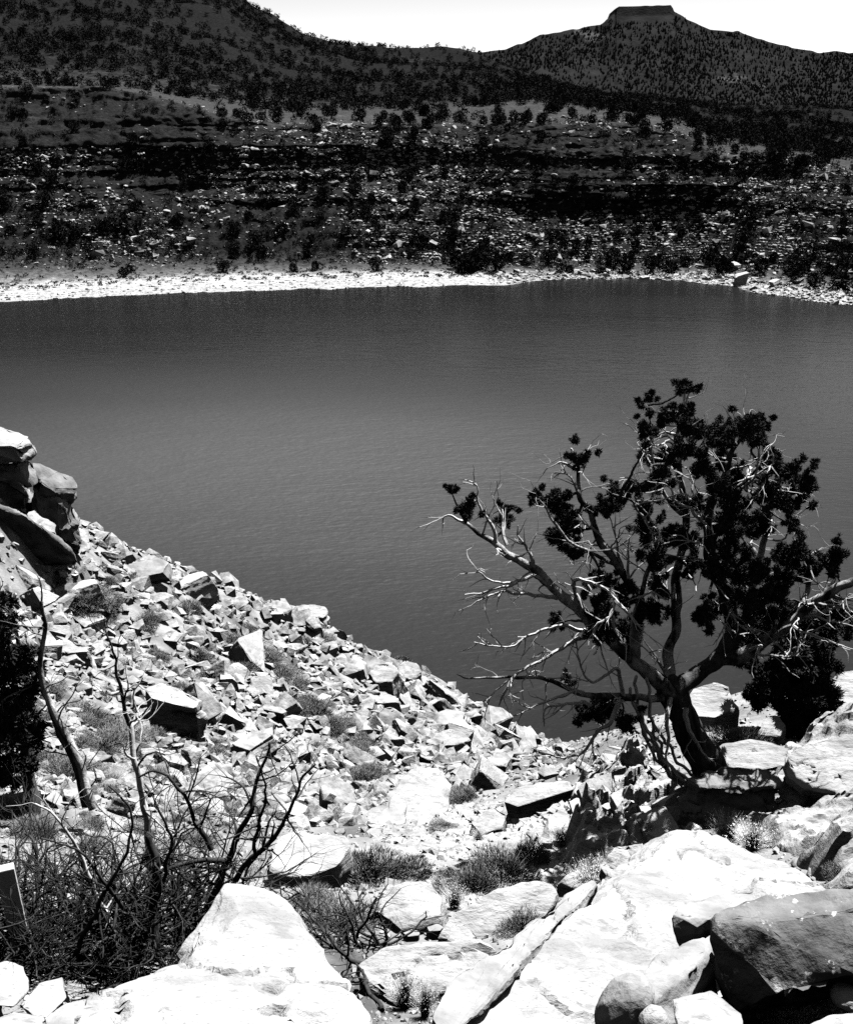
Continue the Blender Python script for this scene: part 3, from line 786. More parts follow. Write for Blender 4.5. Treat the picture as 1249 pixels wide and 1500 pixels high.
def crag(name, outline, label, step=0.03, freq=1.0, sink=20, rise=0.12, seed=0, m='layered_rock', bed=0.16, crack_rot=0.5):
    """continuous bedded rock: a dense sheet over the slope, broken into steps and split by fissures"""
    g = ground(np.array([p[0] for p in outline]), np.array([p[1] for p in outline]))
    x0, y0 = g[:, 0].min() - .3, g[:, 1].min() - .3; x1, y1 = g[:, 0].max() + .3, g[:, 1].max() + .3
    xs = np.arange(x0, x1, step); ys = np.arange(y0, y1, step)
    gx_, gy_ = np.meshgrid(xs, ys)
    x = gx_.ravel(); y = gy_.ravel(); z = fast_height(x, y)
    p = np.stack([x, y, 0 * x], -1)
    warp = np.stack([fbm(p * 1.1, 3, seed + 50), fbm(p * 1.1, 3, seed + 60), 0 * x], -1) * 0.35
    t_ = 1.5 * fbm((p + warp) * 0.75 * freq, 4, seed, 0.55) + 0.5 * fbm(p * 3.0 * freq, 3, seed + 3)
    def steps(v):
        f = v - np.floor(v); return np.floor(v) + np.clip((f - 0.80) / 0.20, 0, 1)
    h = bed * steps(t_ * 2.2) + 0.35 * bed * steps(t_ * 6.0 + 2.0 * vnoise(p * 2.0, seed + 8))
    c, s_ = math.cos(crack_rot), math.sin(crack_rot)
    q = np.stack([(x * c + y * s_) * 0.55, (-x * s_ + y * c) * 1.9, 0 * x], -1) + warp * 0.8
    for fr, dp, wd in ((0.9, 0.30, 0.05), (2.1, 0.14, 0.06), (4.3, 0.06, 0.08)):
        r_ = np.abs(vnoise(q * fr * freq, seed + 20) + 0.4 * vnoise(q * fr * freq * 2.7, seed + 21))
        h = h - dp * np.clip(1 - r_ / wd, 0, 1)
    h = h - np.percentile(h, sink) + 0.02 * fbm(p * 9, 3, seed + 31)
    u_, v_, _ = project(np.stack([x, y, z], -1))
    # distance to the edge of the outcrop, in the ground plane
    P = g[:, :2]; dmin = np.full(len(x), 1e9)
    for k in range(len(P)):
        a, b = P[k], P[(k + 1) % len(P)]; ab = b - a
        tt = np.clip(((x - a[0]) * ab[0] + (y - a[1]) * ab[1]) / (ab @ ab), 0, 1)
        dmin = np.minimum(dmin, np.hypot(x - a[0] - tt * ab[0], y - a[1] - tt * ab[1]))
    inside = in_poly(x, y, P)
    sd_ = np.where(inside, dmin, -dmin) + 0.12 * fbm(p * 2.5, 3, seed + 41)
    zz = z + (rise + h) * np.clip(sd_ / 0.15, 0, 1) - 0.5 * np.clip(-sd_ / 0.12, 0, 1)
    V = np.stack([x + 0.02 * fbm(p * 5, 2, 5), y + 0.02 * fbm(p * 5, 2, 6), zz], -1)
    f = grid_faces(len(ys), len(xs)); keep = (sd_ > -0.25)[f].any(1); f = f[keep]
    used = np.unique(f); remap = np.full(len(V), -1); remap[used] = np.arange(len(used))
    o = put(name, V[used], [remap[f]], M[m], smooth=True); o.data.set_sharp_from_angle(angle=R(30))
    return tag(o, label, 'ledge', LG)
crag('rock_ledge', [(838, 1180), (845, 1130), (880, 1108), (930, 1100), (985, 1108), (1040, 1135), (1065, 1175), (1020, 1222), (960, 1228), (905, 1290), (868, 1282), (835, 1260)], 'black fissured jagged ledge left of the juniper trunk, striped by branch shadows', seed=51, bed=0.08, rise=0.08, sink=55)
crag('rock_ledge', [(1085, 1190), (1130, 1130), (1200, 1115), (1330, 1120), (1400, 1160), (1390, 1290), (1240, 1310), (1160, 1262), (1100, 1228)], 'wide stepped ledge right of the juniper with long dark shadow lines', seed=57, bed=0.07, rise=0.16, crack_rot=0.1, freq=0.42, m='pale_rock')
slab('rock_ledge', [(1002, 1140), (1028, 1126), (1080, 1122), (1132, 1130), (1142, 1144), (1082, 1152), (1022, 1152)], 1200, 'black shadowed rock face under the juniper roots', (0, -0.1, 1), 'cliff_rock', 0.03, amp=0.05, cat='ledge', group=LG, seed=71, layers=0.04, cracks=0.04, grow=-0.05)  # added block; its dark stone stands in for the black shade at the trunk base
ledge([(1040, 1108), (1060, 1090), (1100, 1084), (1160, 1096), (1150, 1120), (1105, 1132), (1050, 1130)], 1150, 'smooth white ledge right behind the juniper trunk', (0, -0.35, 1), 53, 'pale_rock', 0.02, 3)
ledge([(1140, 1120), (1165, 1098), (1210, 1084), (1260, 1075), (1330, 1070), (1330, 1130), (1240, 1160), (1170, 1158)], 1185, 'wide white ledge reaching the right edge of the view', (0, -0.38, 1), 54, 'pale_rock', 0.02, 4)
ledge([(880, 1270), (900, 1240), (940, 1235), (950, 1255), (920, 1290), (892, 1292)], 1310, 'pale rock foot between the sunlit grass and the huge boulder', (-0.2, -0.4, 1), 58, 'pale_rock', 0.02, 2)
lr2 = np.random.default_rng(77)
LEDGE_AREA = [(838, 1150), (870, 1110), (960, 1100), (1000, 1140), (1000, 1200), (950, 1250), (890, 1290), (835, 1250)]
spots_ = []
while len(spots_) < 34:
    a, b = lr2.uniform(830, 1005), lr2.uniform(1100, 1292)
    if in_poly(np.array([a]), np.array([b]), LEDGE_AREA)[0] and all(math.hypot(a - c, (b - d) * 1.3) < 9e9 and math.hypot(a - c, (b - d) * 1.3) > 15 for c, d in spots_): spots_.append((a, b))
for q, (a, b) in enumerate(spots_):
    p = g1(a, b); s_ = lr2.uniform(18, 46) * np.linalg.norm(p - CAM) / F
    V, f = hull_arrays(rock_proto(1200 + q, 9, 1, lr2.uniform(.5, .9), lr2.uniform(.25, .6)) * s_, s_ * .05, s_ * .02, freq=2 / s_, seed=q, layers=s_ * .02, layer_freq=8 / s_, chips=2)
    t1 = lr2.uniform(0, 6.28); t2 = lr2.normal(0, .45)
    Rz = np.array([[math.cos(t1), -math.sin(t1), 0], [math.sin(t1), math.cos(t1), 0], [0, 0, 1]]); Rx = np.array([[1, 0, 0], [0, math.cos(t2), -math.sin(t2)], [0, math.sin(t2), math.cos(t2)]])
    o = put('ledge_stone', V @ (Rz @ Rx).T + p + [0, 0, s_ * .15], f, M[('layered_rock', 'pale_rock')[q % 2]], smooth=True); o.data.set_sharp_from_angle(angle=R(35))
    up_ = b < 1185
    tag(o, 'broken stone among the ' + ('cracked ledges at the juniper foot' if up_ else 'shadow striped rocks below the juniper ledges'), 'stone', 'broken stones ' + ('at the juniper foot' if up_ else 'below the juniper ledges'))
# behind the trunk
slab('boulder', [(1000, 1030), (1015, 1008), (1045, 998), (1075, 1008), (1080, 1035), (1040, 1052), (1008, 1048)], 1070, 'pitted pale boulder seen through the gap right of the trunk', (-0.1, -0.5, 1), 'layered_rock', 0.06, group=FG, seed=61, layers=0.06, layer_freq=3)
slab('boulder', [(1215, 1010), (1232, 985), (1275, 980), (1290, 1010), (1270, 1035), (1225, 1035)], 1060, 'pale boulder at the right edge beyond the dark juniper bush', (0, -0.5, 1), 'layered_rock', 0.06, group=FG, seed=62, layers=0.05, layer_freq=3)
slab('boulder', [(1110, 1075), (1120, 1050), (1135, 1045), (1150, 1062), (1140, 1080)], 1092, 'pale stone glimpsed under the dark juniper bush', (0, -0.5, 1), 'pale_rock', 0.05, group=FG, seed=63)

# --- the outcrop on the left
OG = 'blocks of the cliff outcrop above the talus'
def outcrop(pts, label, m='cliff_rock', seed=0, extra=(), **kw):
    kw.setdefault('voxel', 0.11)
    back = 5.0 if seed in (108, 109) else 2.5
    pts = [(a, b, c + back) for a, b, c in pts]; extra = [CAM + (e - CAM) * (e[1] + back) / e[1] for e in extra]
    return hull_rock('outcrop_block', pts, label, m, cat='rock outcrop', group=OG, amp=0.09, freq=0.8, extra=extra, seed=seed, **kw)
def W(px, py, Y): return at(px, py, Y)
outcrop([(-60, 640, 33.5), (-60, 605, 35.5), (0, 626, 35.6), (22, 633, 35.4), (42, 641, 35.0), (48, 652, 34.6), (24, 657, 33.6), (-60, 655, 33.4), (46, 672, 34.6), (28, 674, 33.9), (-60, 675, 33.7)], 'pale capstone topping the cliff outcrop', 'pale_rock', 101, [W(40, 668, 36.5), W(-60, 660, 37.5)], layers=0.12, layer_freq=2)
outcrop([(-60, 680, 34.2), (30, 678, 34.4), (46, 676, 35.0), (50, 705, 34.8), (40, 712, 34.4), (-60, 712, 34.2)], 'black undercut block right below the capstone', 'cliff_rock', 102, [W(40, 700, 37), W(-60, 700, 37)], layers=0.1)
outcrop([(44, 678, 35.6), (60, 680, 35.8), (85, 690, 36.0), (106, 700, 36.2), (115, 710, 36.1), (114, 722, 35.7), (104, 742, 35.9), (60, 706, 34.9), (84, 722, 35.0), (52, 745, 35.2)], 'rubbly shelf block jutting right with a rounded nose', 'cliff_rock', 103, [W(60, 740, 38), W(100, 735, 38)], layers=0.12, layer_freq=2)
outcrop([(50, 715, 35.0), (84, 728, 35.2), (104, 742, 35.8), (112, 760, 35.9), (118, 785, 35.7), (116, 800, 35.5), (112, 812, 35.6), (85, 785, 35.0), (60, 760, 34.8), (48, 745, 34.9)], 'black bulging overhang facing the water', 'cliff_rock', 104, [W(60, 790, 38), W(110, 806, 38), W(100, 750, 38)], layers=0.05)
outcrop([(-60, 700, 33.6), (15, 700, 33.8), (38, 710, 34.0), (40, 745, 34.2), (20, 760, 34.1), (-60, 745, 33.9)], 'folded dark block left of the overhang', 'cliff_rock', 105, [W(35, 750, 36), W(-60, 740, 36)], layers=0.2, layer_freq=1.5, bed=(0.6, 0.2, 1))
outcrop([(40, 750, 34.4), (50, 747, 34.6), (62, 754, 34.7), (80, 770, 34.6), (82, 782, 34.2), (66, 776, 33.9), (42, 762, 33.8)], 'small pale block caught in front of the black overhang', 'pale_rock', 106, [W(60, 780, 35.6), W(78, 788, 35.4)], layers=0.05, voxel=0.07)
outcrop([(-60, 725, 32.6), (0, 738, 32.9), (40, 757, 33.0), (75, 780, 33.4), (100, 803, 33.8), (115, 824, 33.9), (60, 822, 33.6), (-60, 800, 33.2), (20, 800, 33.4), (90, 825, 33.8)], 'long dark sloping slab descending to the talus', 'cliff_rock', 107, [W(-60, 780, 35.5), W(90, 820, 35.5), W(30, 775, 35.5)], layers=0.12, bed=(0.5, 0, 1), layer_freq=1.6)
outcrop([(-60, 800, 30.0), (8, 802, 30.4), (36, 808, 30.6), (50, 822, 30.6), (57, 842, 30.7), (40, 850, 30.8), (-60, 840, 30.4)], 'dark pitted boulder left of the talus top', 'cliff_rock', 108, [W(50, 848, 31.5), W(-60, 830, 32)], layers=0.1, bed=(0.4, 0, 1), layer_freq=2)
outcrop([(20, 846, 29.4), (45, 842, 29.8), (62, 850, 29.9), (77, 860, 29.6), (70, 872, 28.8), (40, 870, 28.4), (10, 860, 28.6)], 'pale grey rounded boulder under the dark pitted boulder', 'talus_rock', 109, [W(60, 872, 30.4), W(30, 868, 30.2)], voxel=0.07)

# --- bigger rocks of the talus
TB = 'larger rocks of the talus'
def tb(outline, base, label, n=(0.1, -0.25, 1), m='talus_rock', seed=0, **kw):
    kw.setdefault('amp', 0.06)
    return slab('talus_boulder', outline, base, label, n, m, kw.pop('voxel', 0.09), sink=0.8, cat='rock', group=TB, seed=seed, **kw)
tb([(424, 897), (430, 888), (452, 884), (476, 888), (481, 896), (476, 906), (455, 904)], 922, 'flat rock jutting over the water from the talus crest', (-0.05, -0.1, 1), 'pale_rock', 201, layers=0.1, layer_freq=3, grow=-0.12)
tb([(388, 892), (400, 881), (416, 880), (428, 892), (415, 900), (395, 900)], 908, 'rounded white rock beside the flat jutting rock on the crest', (0, -0.3, 1), 'pale_rock', 202)
tb([(446, 912), (456, 900), (466, 904), (472, 918), (458, 922)], 935, 'pale upright stone propping the flat jutting rock', (0, -0.5, 1), 'talus_rock', 203)
tb([(218, 1010), (226, 1000), (250, 1006), (285, 1018), (298, 1026), (288, 1036), (255, 1030), (226, 1022)], 1085, 'thick ledge block with a sunny top and a large black face', (0.1, -0.15, 1), 'layered_rock', 204, layers=0.12, layer_freq=2)
tb([(540, 985), (552, 972), (575, 970), (584, 982), (575, 998), (550, 1000)], 1014, 'pale blocky rock above the waterline end of the talus', (0.1, -0.35, 1), 'pale_rock', 205)
tb([(582, 976), (596, 968), (612, 972), (618, 985), (605, 995), (588, 992)], 1006, 'square pale rock next to the blocky one by the dry shrub', (0.1, -0.35, 1), 'pale_rock', 206)
tb([(552, 1050), (562, 1034), (580, 1034), (592, 1050), (594, 1070), (575, 1068)], 1078, 'grey faced leaning rock in the middle of the talus', (0.1, -0.75, 1), 'grey_rock', 207)
tb([(520, 1020), (545, 1008), (580, 1018), (586, 1028), (560, 1030), (525, 1028)], 1036, 'long pale slab lying in the talus above the leaning rock', (0.1, -0.2, 1), 'pale_rock', 208)
tb([(632, 1080), (655, 1066), (680, 1072), (690, 1084), (665, 1092), (640, 1092)], 1104, 'broad pale talus rock left of the waterline', (0.1, -0.25, 1), 'pale_rock', 209)
tb([(712, 1110), (735, 1100), (748, 1110), (740, 1122), (718, 1122)], 1140, 'dark faced rock low in the talus near the white slab', (0.1, -0.2, 1), 'talus_rock', 210)
tb([(236, 836), (256, 831), (275, 838), (284, 850), (270, 850), (245, 846)], 856, 'dark flat rock on the upper talus crest', (0.2, -0.5, 1), 'cliff_rock', 211)
tb([(205, 815), (220, 809), (233, 818), (236, 830), (222, 830), (208, 826)], 836, 'pale rock on the upper crest before the dark flat rock', (0.1, -0.4, 1), 'pale_rock', 212)
tb([(70, 925), (78, 914), (100, 914), (106, 928), (96, 940), (74, 938)], 946, 'bright square rock among dark gaps at the left', (0.05, -0.4, 1), 'pale_rock', 213)
tb([(70, 945), (100, 938), (130, 946), (132, 954), (100, 956), (72, 952)], 970, 'long flat stone under the bright square rock', (0, -0.2, 1), 'pale_rock', 214)
tb([(118, 1108), (130, 1100), (152, 1098), (168, 1108), (150, 1114), (125, 1114)], 1124, 'low bright rock in the scrub above the dead shrub', (0, -0.3, 1), 'pale_rock', 215)
tb([(180, 1182), (200, 1178), (222, 1184), (220, 1194), (190, 1194)], 1206, 'pale stone behind the top of the dead shrub', (0, -0.2, 1), 'talus_rock', 216)
tb([(470, 1155), (490, 1142), (515, 1150), (520, 1170), (495, 1178), (474, 1172)], 1190, 'pale cracked rock beside the sagebrush in the gully', (0, -0.4, 1), 'talus_rock', 217)

# --- the talus: about three hundred rocks of their own, the smaller ones as rubble
protos = []
for k in range(20):
    V, f = hull_arrays(rock_proto(300 + k, 13 + k % 5, 1.0, rnd.uniform(.55, .95), rnd.uniform(.4, .95)), 0.045, 0.014, freq=4, seed=k, layers=0.012, layer_freq=9, chips=3)
    pm = mesh_data('talus_rock', V, f, True, [M[('talus_rock', 'pale_rock', 'grey_rock', 'layered_rock', 'talus_rock')[k % 5]]])
    pm.set_sharp_from_angle(angle=R(32)); protos.append(pm)


TALUS = [(0, 860), (110, 800), (200, 812), (290, 850), (400, 890), (480, 925), (560, 970), (640, 1000), (720, 1045), (850, 1110), (845, 1135), (740, 1150), (690, 1165), (660, 1150), (640, 1125), (590, 1130), (560, 1170), (520, 1210), (400, 1215), (300, 1210), (150, 1190), (0, 1180)]
SAGE_SPOTS = [(350, 938, 34), (385, 955, 26), (415, 990, 40), (450, 1030, 42), (500, 1060, 36), (525, 1095, 36), (540, 1135, 34), (265, 890, 26), (210, 905, 26), (150, 1090, 50), (115, 1040, 40), (300, 960, 24), (130, 870, 40), (160, 850, 24), (90, 1130, 46), (230, 960, 20)]
ZONES = [((0, 0, 250, 1000), 'angular sandstone rock on the upper left of the talus'), ((250, 0, 480, 1000), 'angular sandstone rock along the talus crest above the water'),
         ((0, 1000, 330, 1300), 'angular sandstone rock in the scrubby lower left talus'), ((330, 1000, 560, 1300), 'angular sandstone rock among the grey sage clumps'),
         ((480, 0, 860, 1060), 'angular sandstone rock near the waterline tip of the talus'), ((560, 1060, 700, 1300), 'angular sandstone rock in the heap above the bright blank boulder'), ((700, 1060, 900, 1300), 'angular sandstone rock in the heap beside the white overhanging slab')]
lr = np.random.default_rng(41)
x, y = scatter_px(900, TALUS, lr)
wgt = np.ones(len(x))
for (sx_, sy_, sr_) in SAGE_SPOTS: wgt *= np.clip(np.hypot(x - sx_, (y - sy_) * 1.3) / sr_, 0.05, 1)
keep = lr.uniform(size=len(x)) < wgt
x, y = x[keep][:420], y[keep][:420]
G = ground(x, y)
cnt = 0; taken = []
for (px_, py_, p) in zip(x, y, G):
    if np.isnan(p[0]) or p[2] < 0.1 or cnt >= 282: continue
    if any(math.hypot(px_ - a, (py_ - b) * 1.4) < 11 for a, b in taken): continue
    taken.append((px_, py_))
    dist = np.linalg.norm(p - CAM)
    big = 1.0 + 0.5 * float(np.clip((px_ - 450) / 250, 0, 1))
    size = float(np.clip(lr.lognormal(math.log(18.0), 0.45), 10, 56)) * big * dist / F
    o = link('talus_rock', protos[cnt % 20], (p[0], p[1], p[2] + 0.14 * size))
    o.rotation_euler = (lr.normal(0.1, 0.38), lr.normal(0.2, 0.38), lr.uniform(0, 6.28)); o.scale = (size, size, size * lr.uniform(.8, 1.4))
    lab = next(l for (b, l) in ZONES if b[0] <= px_ < b[2] and b[1] <= py_ < b[3])
    tag(o, lab, 'rock', 'talus rocks: ' + lab.split('rock ')[1]); cnt += 1


def rubble_bag(P, size, lr, flat=(0.35, 1.0), tilt=0.5):
    """merged little hulls at points P"""
    base = []
    for k in range(24):
        V, f = hull_arrays(rock_proto(700 + k, 9, 1, lr.uniform(.6, 1), lr.uniform(*flat)))
        base.append((V, f[0]))
    bag = Bag()
    for i in range(len(P)):
        V, f = base[i % 24]
        a = lr.uniform(0, 6.283); c, s_ = math.cos(a), math.sin(a)
        t1, t2 = lr.normal(0, tilt, 2)
        Rz = np.array([[c, -s_, 0], [s_, c, 0], [0, 0, 1]]); Rx = np.array([[1, 0, 0], [0, math.cos(t1), -math.sin(t1)], [0, math.sin(t1), math.cos(t1)]])
        Ry = np.array([[math.cos(t2), 0, math.sin(t2)], [0, 1, 0], [-math.sin(t2), 0, math.cos(t2)]])
        bag.add((V * size[i]) @ (Ry @ Rx @ Rz).T + P[i], f)
    return bag
# rubble everywhere on the near slope, drawn in ground coordinates so that it goes on outside the frame too
a_ = np.radians(lr.uniform(-34, 62, 62000)); r_ = np.exp(lr.uniform(math.log(4.0), math.log(76), 62000))
RX, RY = np.sin(a_) * r_, np.cos(a_) * r_
RZ = height(RX, RY)
qx, qy, _d = project(np.stack([RX, RY, RZ], -1))
in_t = in_poly(qx, qy, TALUS) | (r_ > 26)
w_ = np.where(in_t, 1.0, 0.75)
for (sx_, sy_, sr_) in SAGE_SPOTS: w_ *= np.clip(np.hypot(qx - sx_, (qy - sy_) * 1.3) / sr_, 0.12, 1)
k = (lr.uniform(size=len(RX)) < w_) & (RZ > 0.02)
RP = np.stack([RX, RY, RZ], -1)[k]
sz = np.clip(lr.lognormal(math.log(7.0), 0.52, len(RP)), 2.6, 26) * np.linalg.norm(RP - CAM, axis=1) / F
sz = np.where(in_t[k], sz, sz * 0.45)
RP[:, 2] += sz * 0.12
GRAVEL = [(545, 1195), (640, 1180), (845, 1178), (880, 1230), (830, 1300), (700, 1330), (560, 1330)]
gx_, gy_ = scatter_px(3600, GRAVEL, lr)
GP = ground(gx_, gy_); GP = GP[~np.isnan(GP[:, 0])]
gs = np.clip(lr.lognormal(math.log(7.0), 0.5, len(GP)), 2.5, 22) * np.linalg.norm(GP - CAM, axis=1) / F
V, f = rubble_bag(GP, gs, lr, (0.12, 0.3), 0.12).arrays()
o = put('gravel', V, f, M['pale_rock'], loc=(0, 0, 0)); tag(o, 'white flat gravel in the hollow between the boulders', 'gravel', kind='stuff')
V, f = rubble_bag(RP, sz, lr).arrays()
o = put('talus_rubble', V, f, M['talus_rock'], loc=(0, 0, 0)); tag(o, 'broken pale sandstone rubble covering the near slope', 'rubble', kind='stuff')

# --- rubble on the far hillside: ledges and blocks that catch the sun
def far_points(n, klo, khi, lr, pxlo=-300, pxhi=1600):
    i = np.where((ROWK >= klo) & (ROWK < khi))[0]
    c0, c1 = np.searchsorted(fpx, [pxlo, pxhi])
    # even in the view: rows weighted by their height in it
    pyr = project(FV[i][:, nfc // 2])[1]
    wv = np.abs(np.gradient(pyr)); wv /= wv.sum()
    ii = lr.choice(i, n, p=wv); cc = lr.integers(c0, min(c1, nfc - 1), n)
    t = lr.uniform(size=(n, 1))
    return FV[ii, cc] * (1 - t) + FV[ii, cc + 1] * t, ii, cc
FP, fi, fc = far_points(52000, 2.5, 8.3, lr)
dens = fbm(FP * [0.03, 0.03, 0.05], 3, 77)
fpx_ = project(FP)[0]
dens[(ROWK[fi] > 6.9) & (fpx_ < 330)] -= 1.0
dens -= 0.42 * np.clip((470 - fpx_) / 200, 0, 1)
k = (lr.uniform(size=len(FP)) < np.clip(0.5 + 0.7 * dens, 0.06, 1))
FP = FP[k]
fs = np.clip(lr.lognormal(math.log(0.30), 0.62, len(FP)), 0.1, 2.2)
V, f = rubble_bag(FP + [0, 0, 0.05], fs, lr, (0.25, 0.55), 0.25).arrays()
o = put('far_rubble', V, f, M['far_rubble'], loc=(0, 0, 0)); tag(o, 'broken blocks scattered over the far rubble slope', 'rubble', kind='stuff')
FP, fi, fc = far_points(1500, 0.9, 2.4, lr, 720, 1500)
fs = np.clip(lr.lognormal(math.log(0.5), 0.5, len(FP)), 0.2, 1.8)
V, f = rubble_bag(FP, fs, lr, (0.3, 0.7), 0.3).arrays()
o = put('shore_rubble', V, f, M['talus_rock'], loc=(0, 0, 0)); tag(o, 'loose pale stones along the far waterline', 'rubble', kind='stuff')
FP, fi, fc = far_points(2600, 1.55, 3.2, lr, -300, 1500)
bag = Bag()
for p in FP:
    n = 16; q = lr.uniform(.3, .95); d = sphere_dirs(n, lr) * [1, 1, .7]; d[:, 2] = np.abs(d[:, 2])
    V, f = leaf_tris(p + d * q * .45, d + [0, 0, .6], q * lr.uniform(.3, .6, n), q * .3, lr); bag.add(V, f)
V, f = bag.arrays()
o = put('shore_scrub', V, f, M['far_sage'], loc=(0, 0, 0)); tag(o, 'low grey scrub along the top of the far beach', 'scrub', kind='stuff')
FP, fi, fc = far_points(3000, 0.85, 2.0, lr, -300, 1500)
V, f = rubble_bag(FP, np.clip(lr.lognormal(math.log(.25), .5, len(FP)), .1, .8), lr, (.3, .7), .3).arrays()
o = put('beach_stones', V, f, M['grey_rock'], loc=(0, 0, 0)); tag(o, 'small grey stones and drift strewn over the far beach', 'stones', kind='stuff')
for (px_, py_, w_px, lab) in ((771, 386, 17, 'pale block standing alone above the far beach end'), (1075, 394, 16, 'pale block above the far rocky waterline'), (1085, 416, 26, 'flat pale slab at the far waterline below the lone block'), (1135, 420, 18, 'flat grey slab at the far waterline near the right edge')):
    j = np.argmin(np.hypot(*(np.stack(project(FV[8:60].reshape(-1, 3))[:2]) - np.array([[px_], [py_]]))))
    p = FV[8:60].reshape(-1, 3)[j]
    s_ = w_px * np.linalg.norm(p - CAM) / F
    o = link('shore_block', protos[(px_ + py_) % 16], tuple(p + [0, 0, 0.15 * s_])); o.scale = (s_, s_ * .8, s_ * .8); o.rotation_euler = (0.1, 0.05, px_)
    tag(o, lab, 'rock')
# ------------------------------------------------------------------ plants
def gnarl(P, amp, freq, seed, taper_ends=True):
    P = np.asarray(P, float)
    n = np.stack([fbm(P * freq + k * 31.7, 3, seed + k) for k in range(3)], -1)
    w = np.ones(len(P))
    if taper_ends: w = np.clip(np.arange(len(P)) / 3.0, 0, 1)
    return P + n * amp * w[:, None]


def grow(bag, p, d, length, r, depth, lr, bend=0.35, fork=(2, 3), lift=0.05, sides=5, seg=0.06, tips=None, shrink=0.62):
    """a crooked branch that forks; tips collects end points"""
    n = max(3, int(length / seg)); P = [np.array(p, float)]; d = np.array(d, float) / np.linalg.norm(d)
    D = [d]
    for _ in range(n):
        d = d + lr.normal(0, bend * math.sqrt(seg), 3) * 1.2 + np.array([0, 0, lift * seg * 4]); d /= np.linalg.norm(d)
        P.append(P[-1] + d * (length / n)); D.append(d)
    rad = np.linspace(r, r * 0.55 if depth else r * 0.25, len(P))
    tube(bag, P, rad, sides if depth else max(3, sides - 2))
    if depth:
        for k in range(lr.integers(*fork) + 1):
            i = int(lr.uniform(0.35, 1.0) * (len(P) - 1)) if k else len(P) - 1
            s_ = sphere_dirs(1, lr)[0]; nd = D[i] * 0.9 + s_ * 0.75
            grow(bag, P[i], nd, length * shrink * lr.uniform(0.7, 1.15), rad[i] * 0.72, depth - 1, lr, bend, fork, lift, sides, seg, tips, shrink)
    elif tips is not None:
        tips.append((P[-1], D[-1]))


def clump(C, r, lr, density=1.0, leaf=0.036, up=0.3, squash=0.9, sat=True):
    """a tuft of juniper: uneven sprays along short twigs, with gaps between them"""
    Vs = []; Fs = []; k = 0
    for t_ in range(int(lr.integers(6, 10))):
        d = sphere_dirs(1, lr)[0] * [1, 1, squash] + [0, 0, 0.15]
        ln = r * lr.uniform(0.45, 1.25)
        for j in range(4):
            s_ = C + d * ln * (j + 0.6) / 4 + lr.normal(0, r * 0.10, 3)
            q = r * lr.uniform(0.16, 0.36)
            n = max(12, int(1350 * density * (q / 0.06) ** 1.7 / 6))
            dd = sphere_dirs(n, lr)
            c = s_ + dd * (q * lr.uniform(0.0, 1.0, n) ** 0.5)[:, None]
            D = dd * 0.7 + d * 0.5 + [0, 0, up] + lr.normal(0, 0.55, (n, 3))
            V, f = leaf_tris(c, D, leaf * lr.uniform(0.45, 1.2, n), leaf * 0.42, lr)
            Vs.append(V); Fs.append(f + k); k += len(V)
    if sat:
        for t_ in range(3):      # loose sprays standing off the tuft
            d = sphere_dirs(1, lr)[0] + [0, 0, 0.25]
            V, f = clump(C + d * r * lr.uniform(0.9, 1.45), r * lr.uniform(0.22, 0.42), lr, density * .8, leaf, up, squash, False)
            Vs.append(V); Fs.append(f + k); k += len(V)
    return np.concatenate(Vs), np.concatenate(Fs)


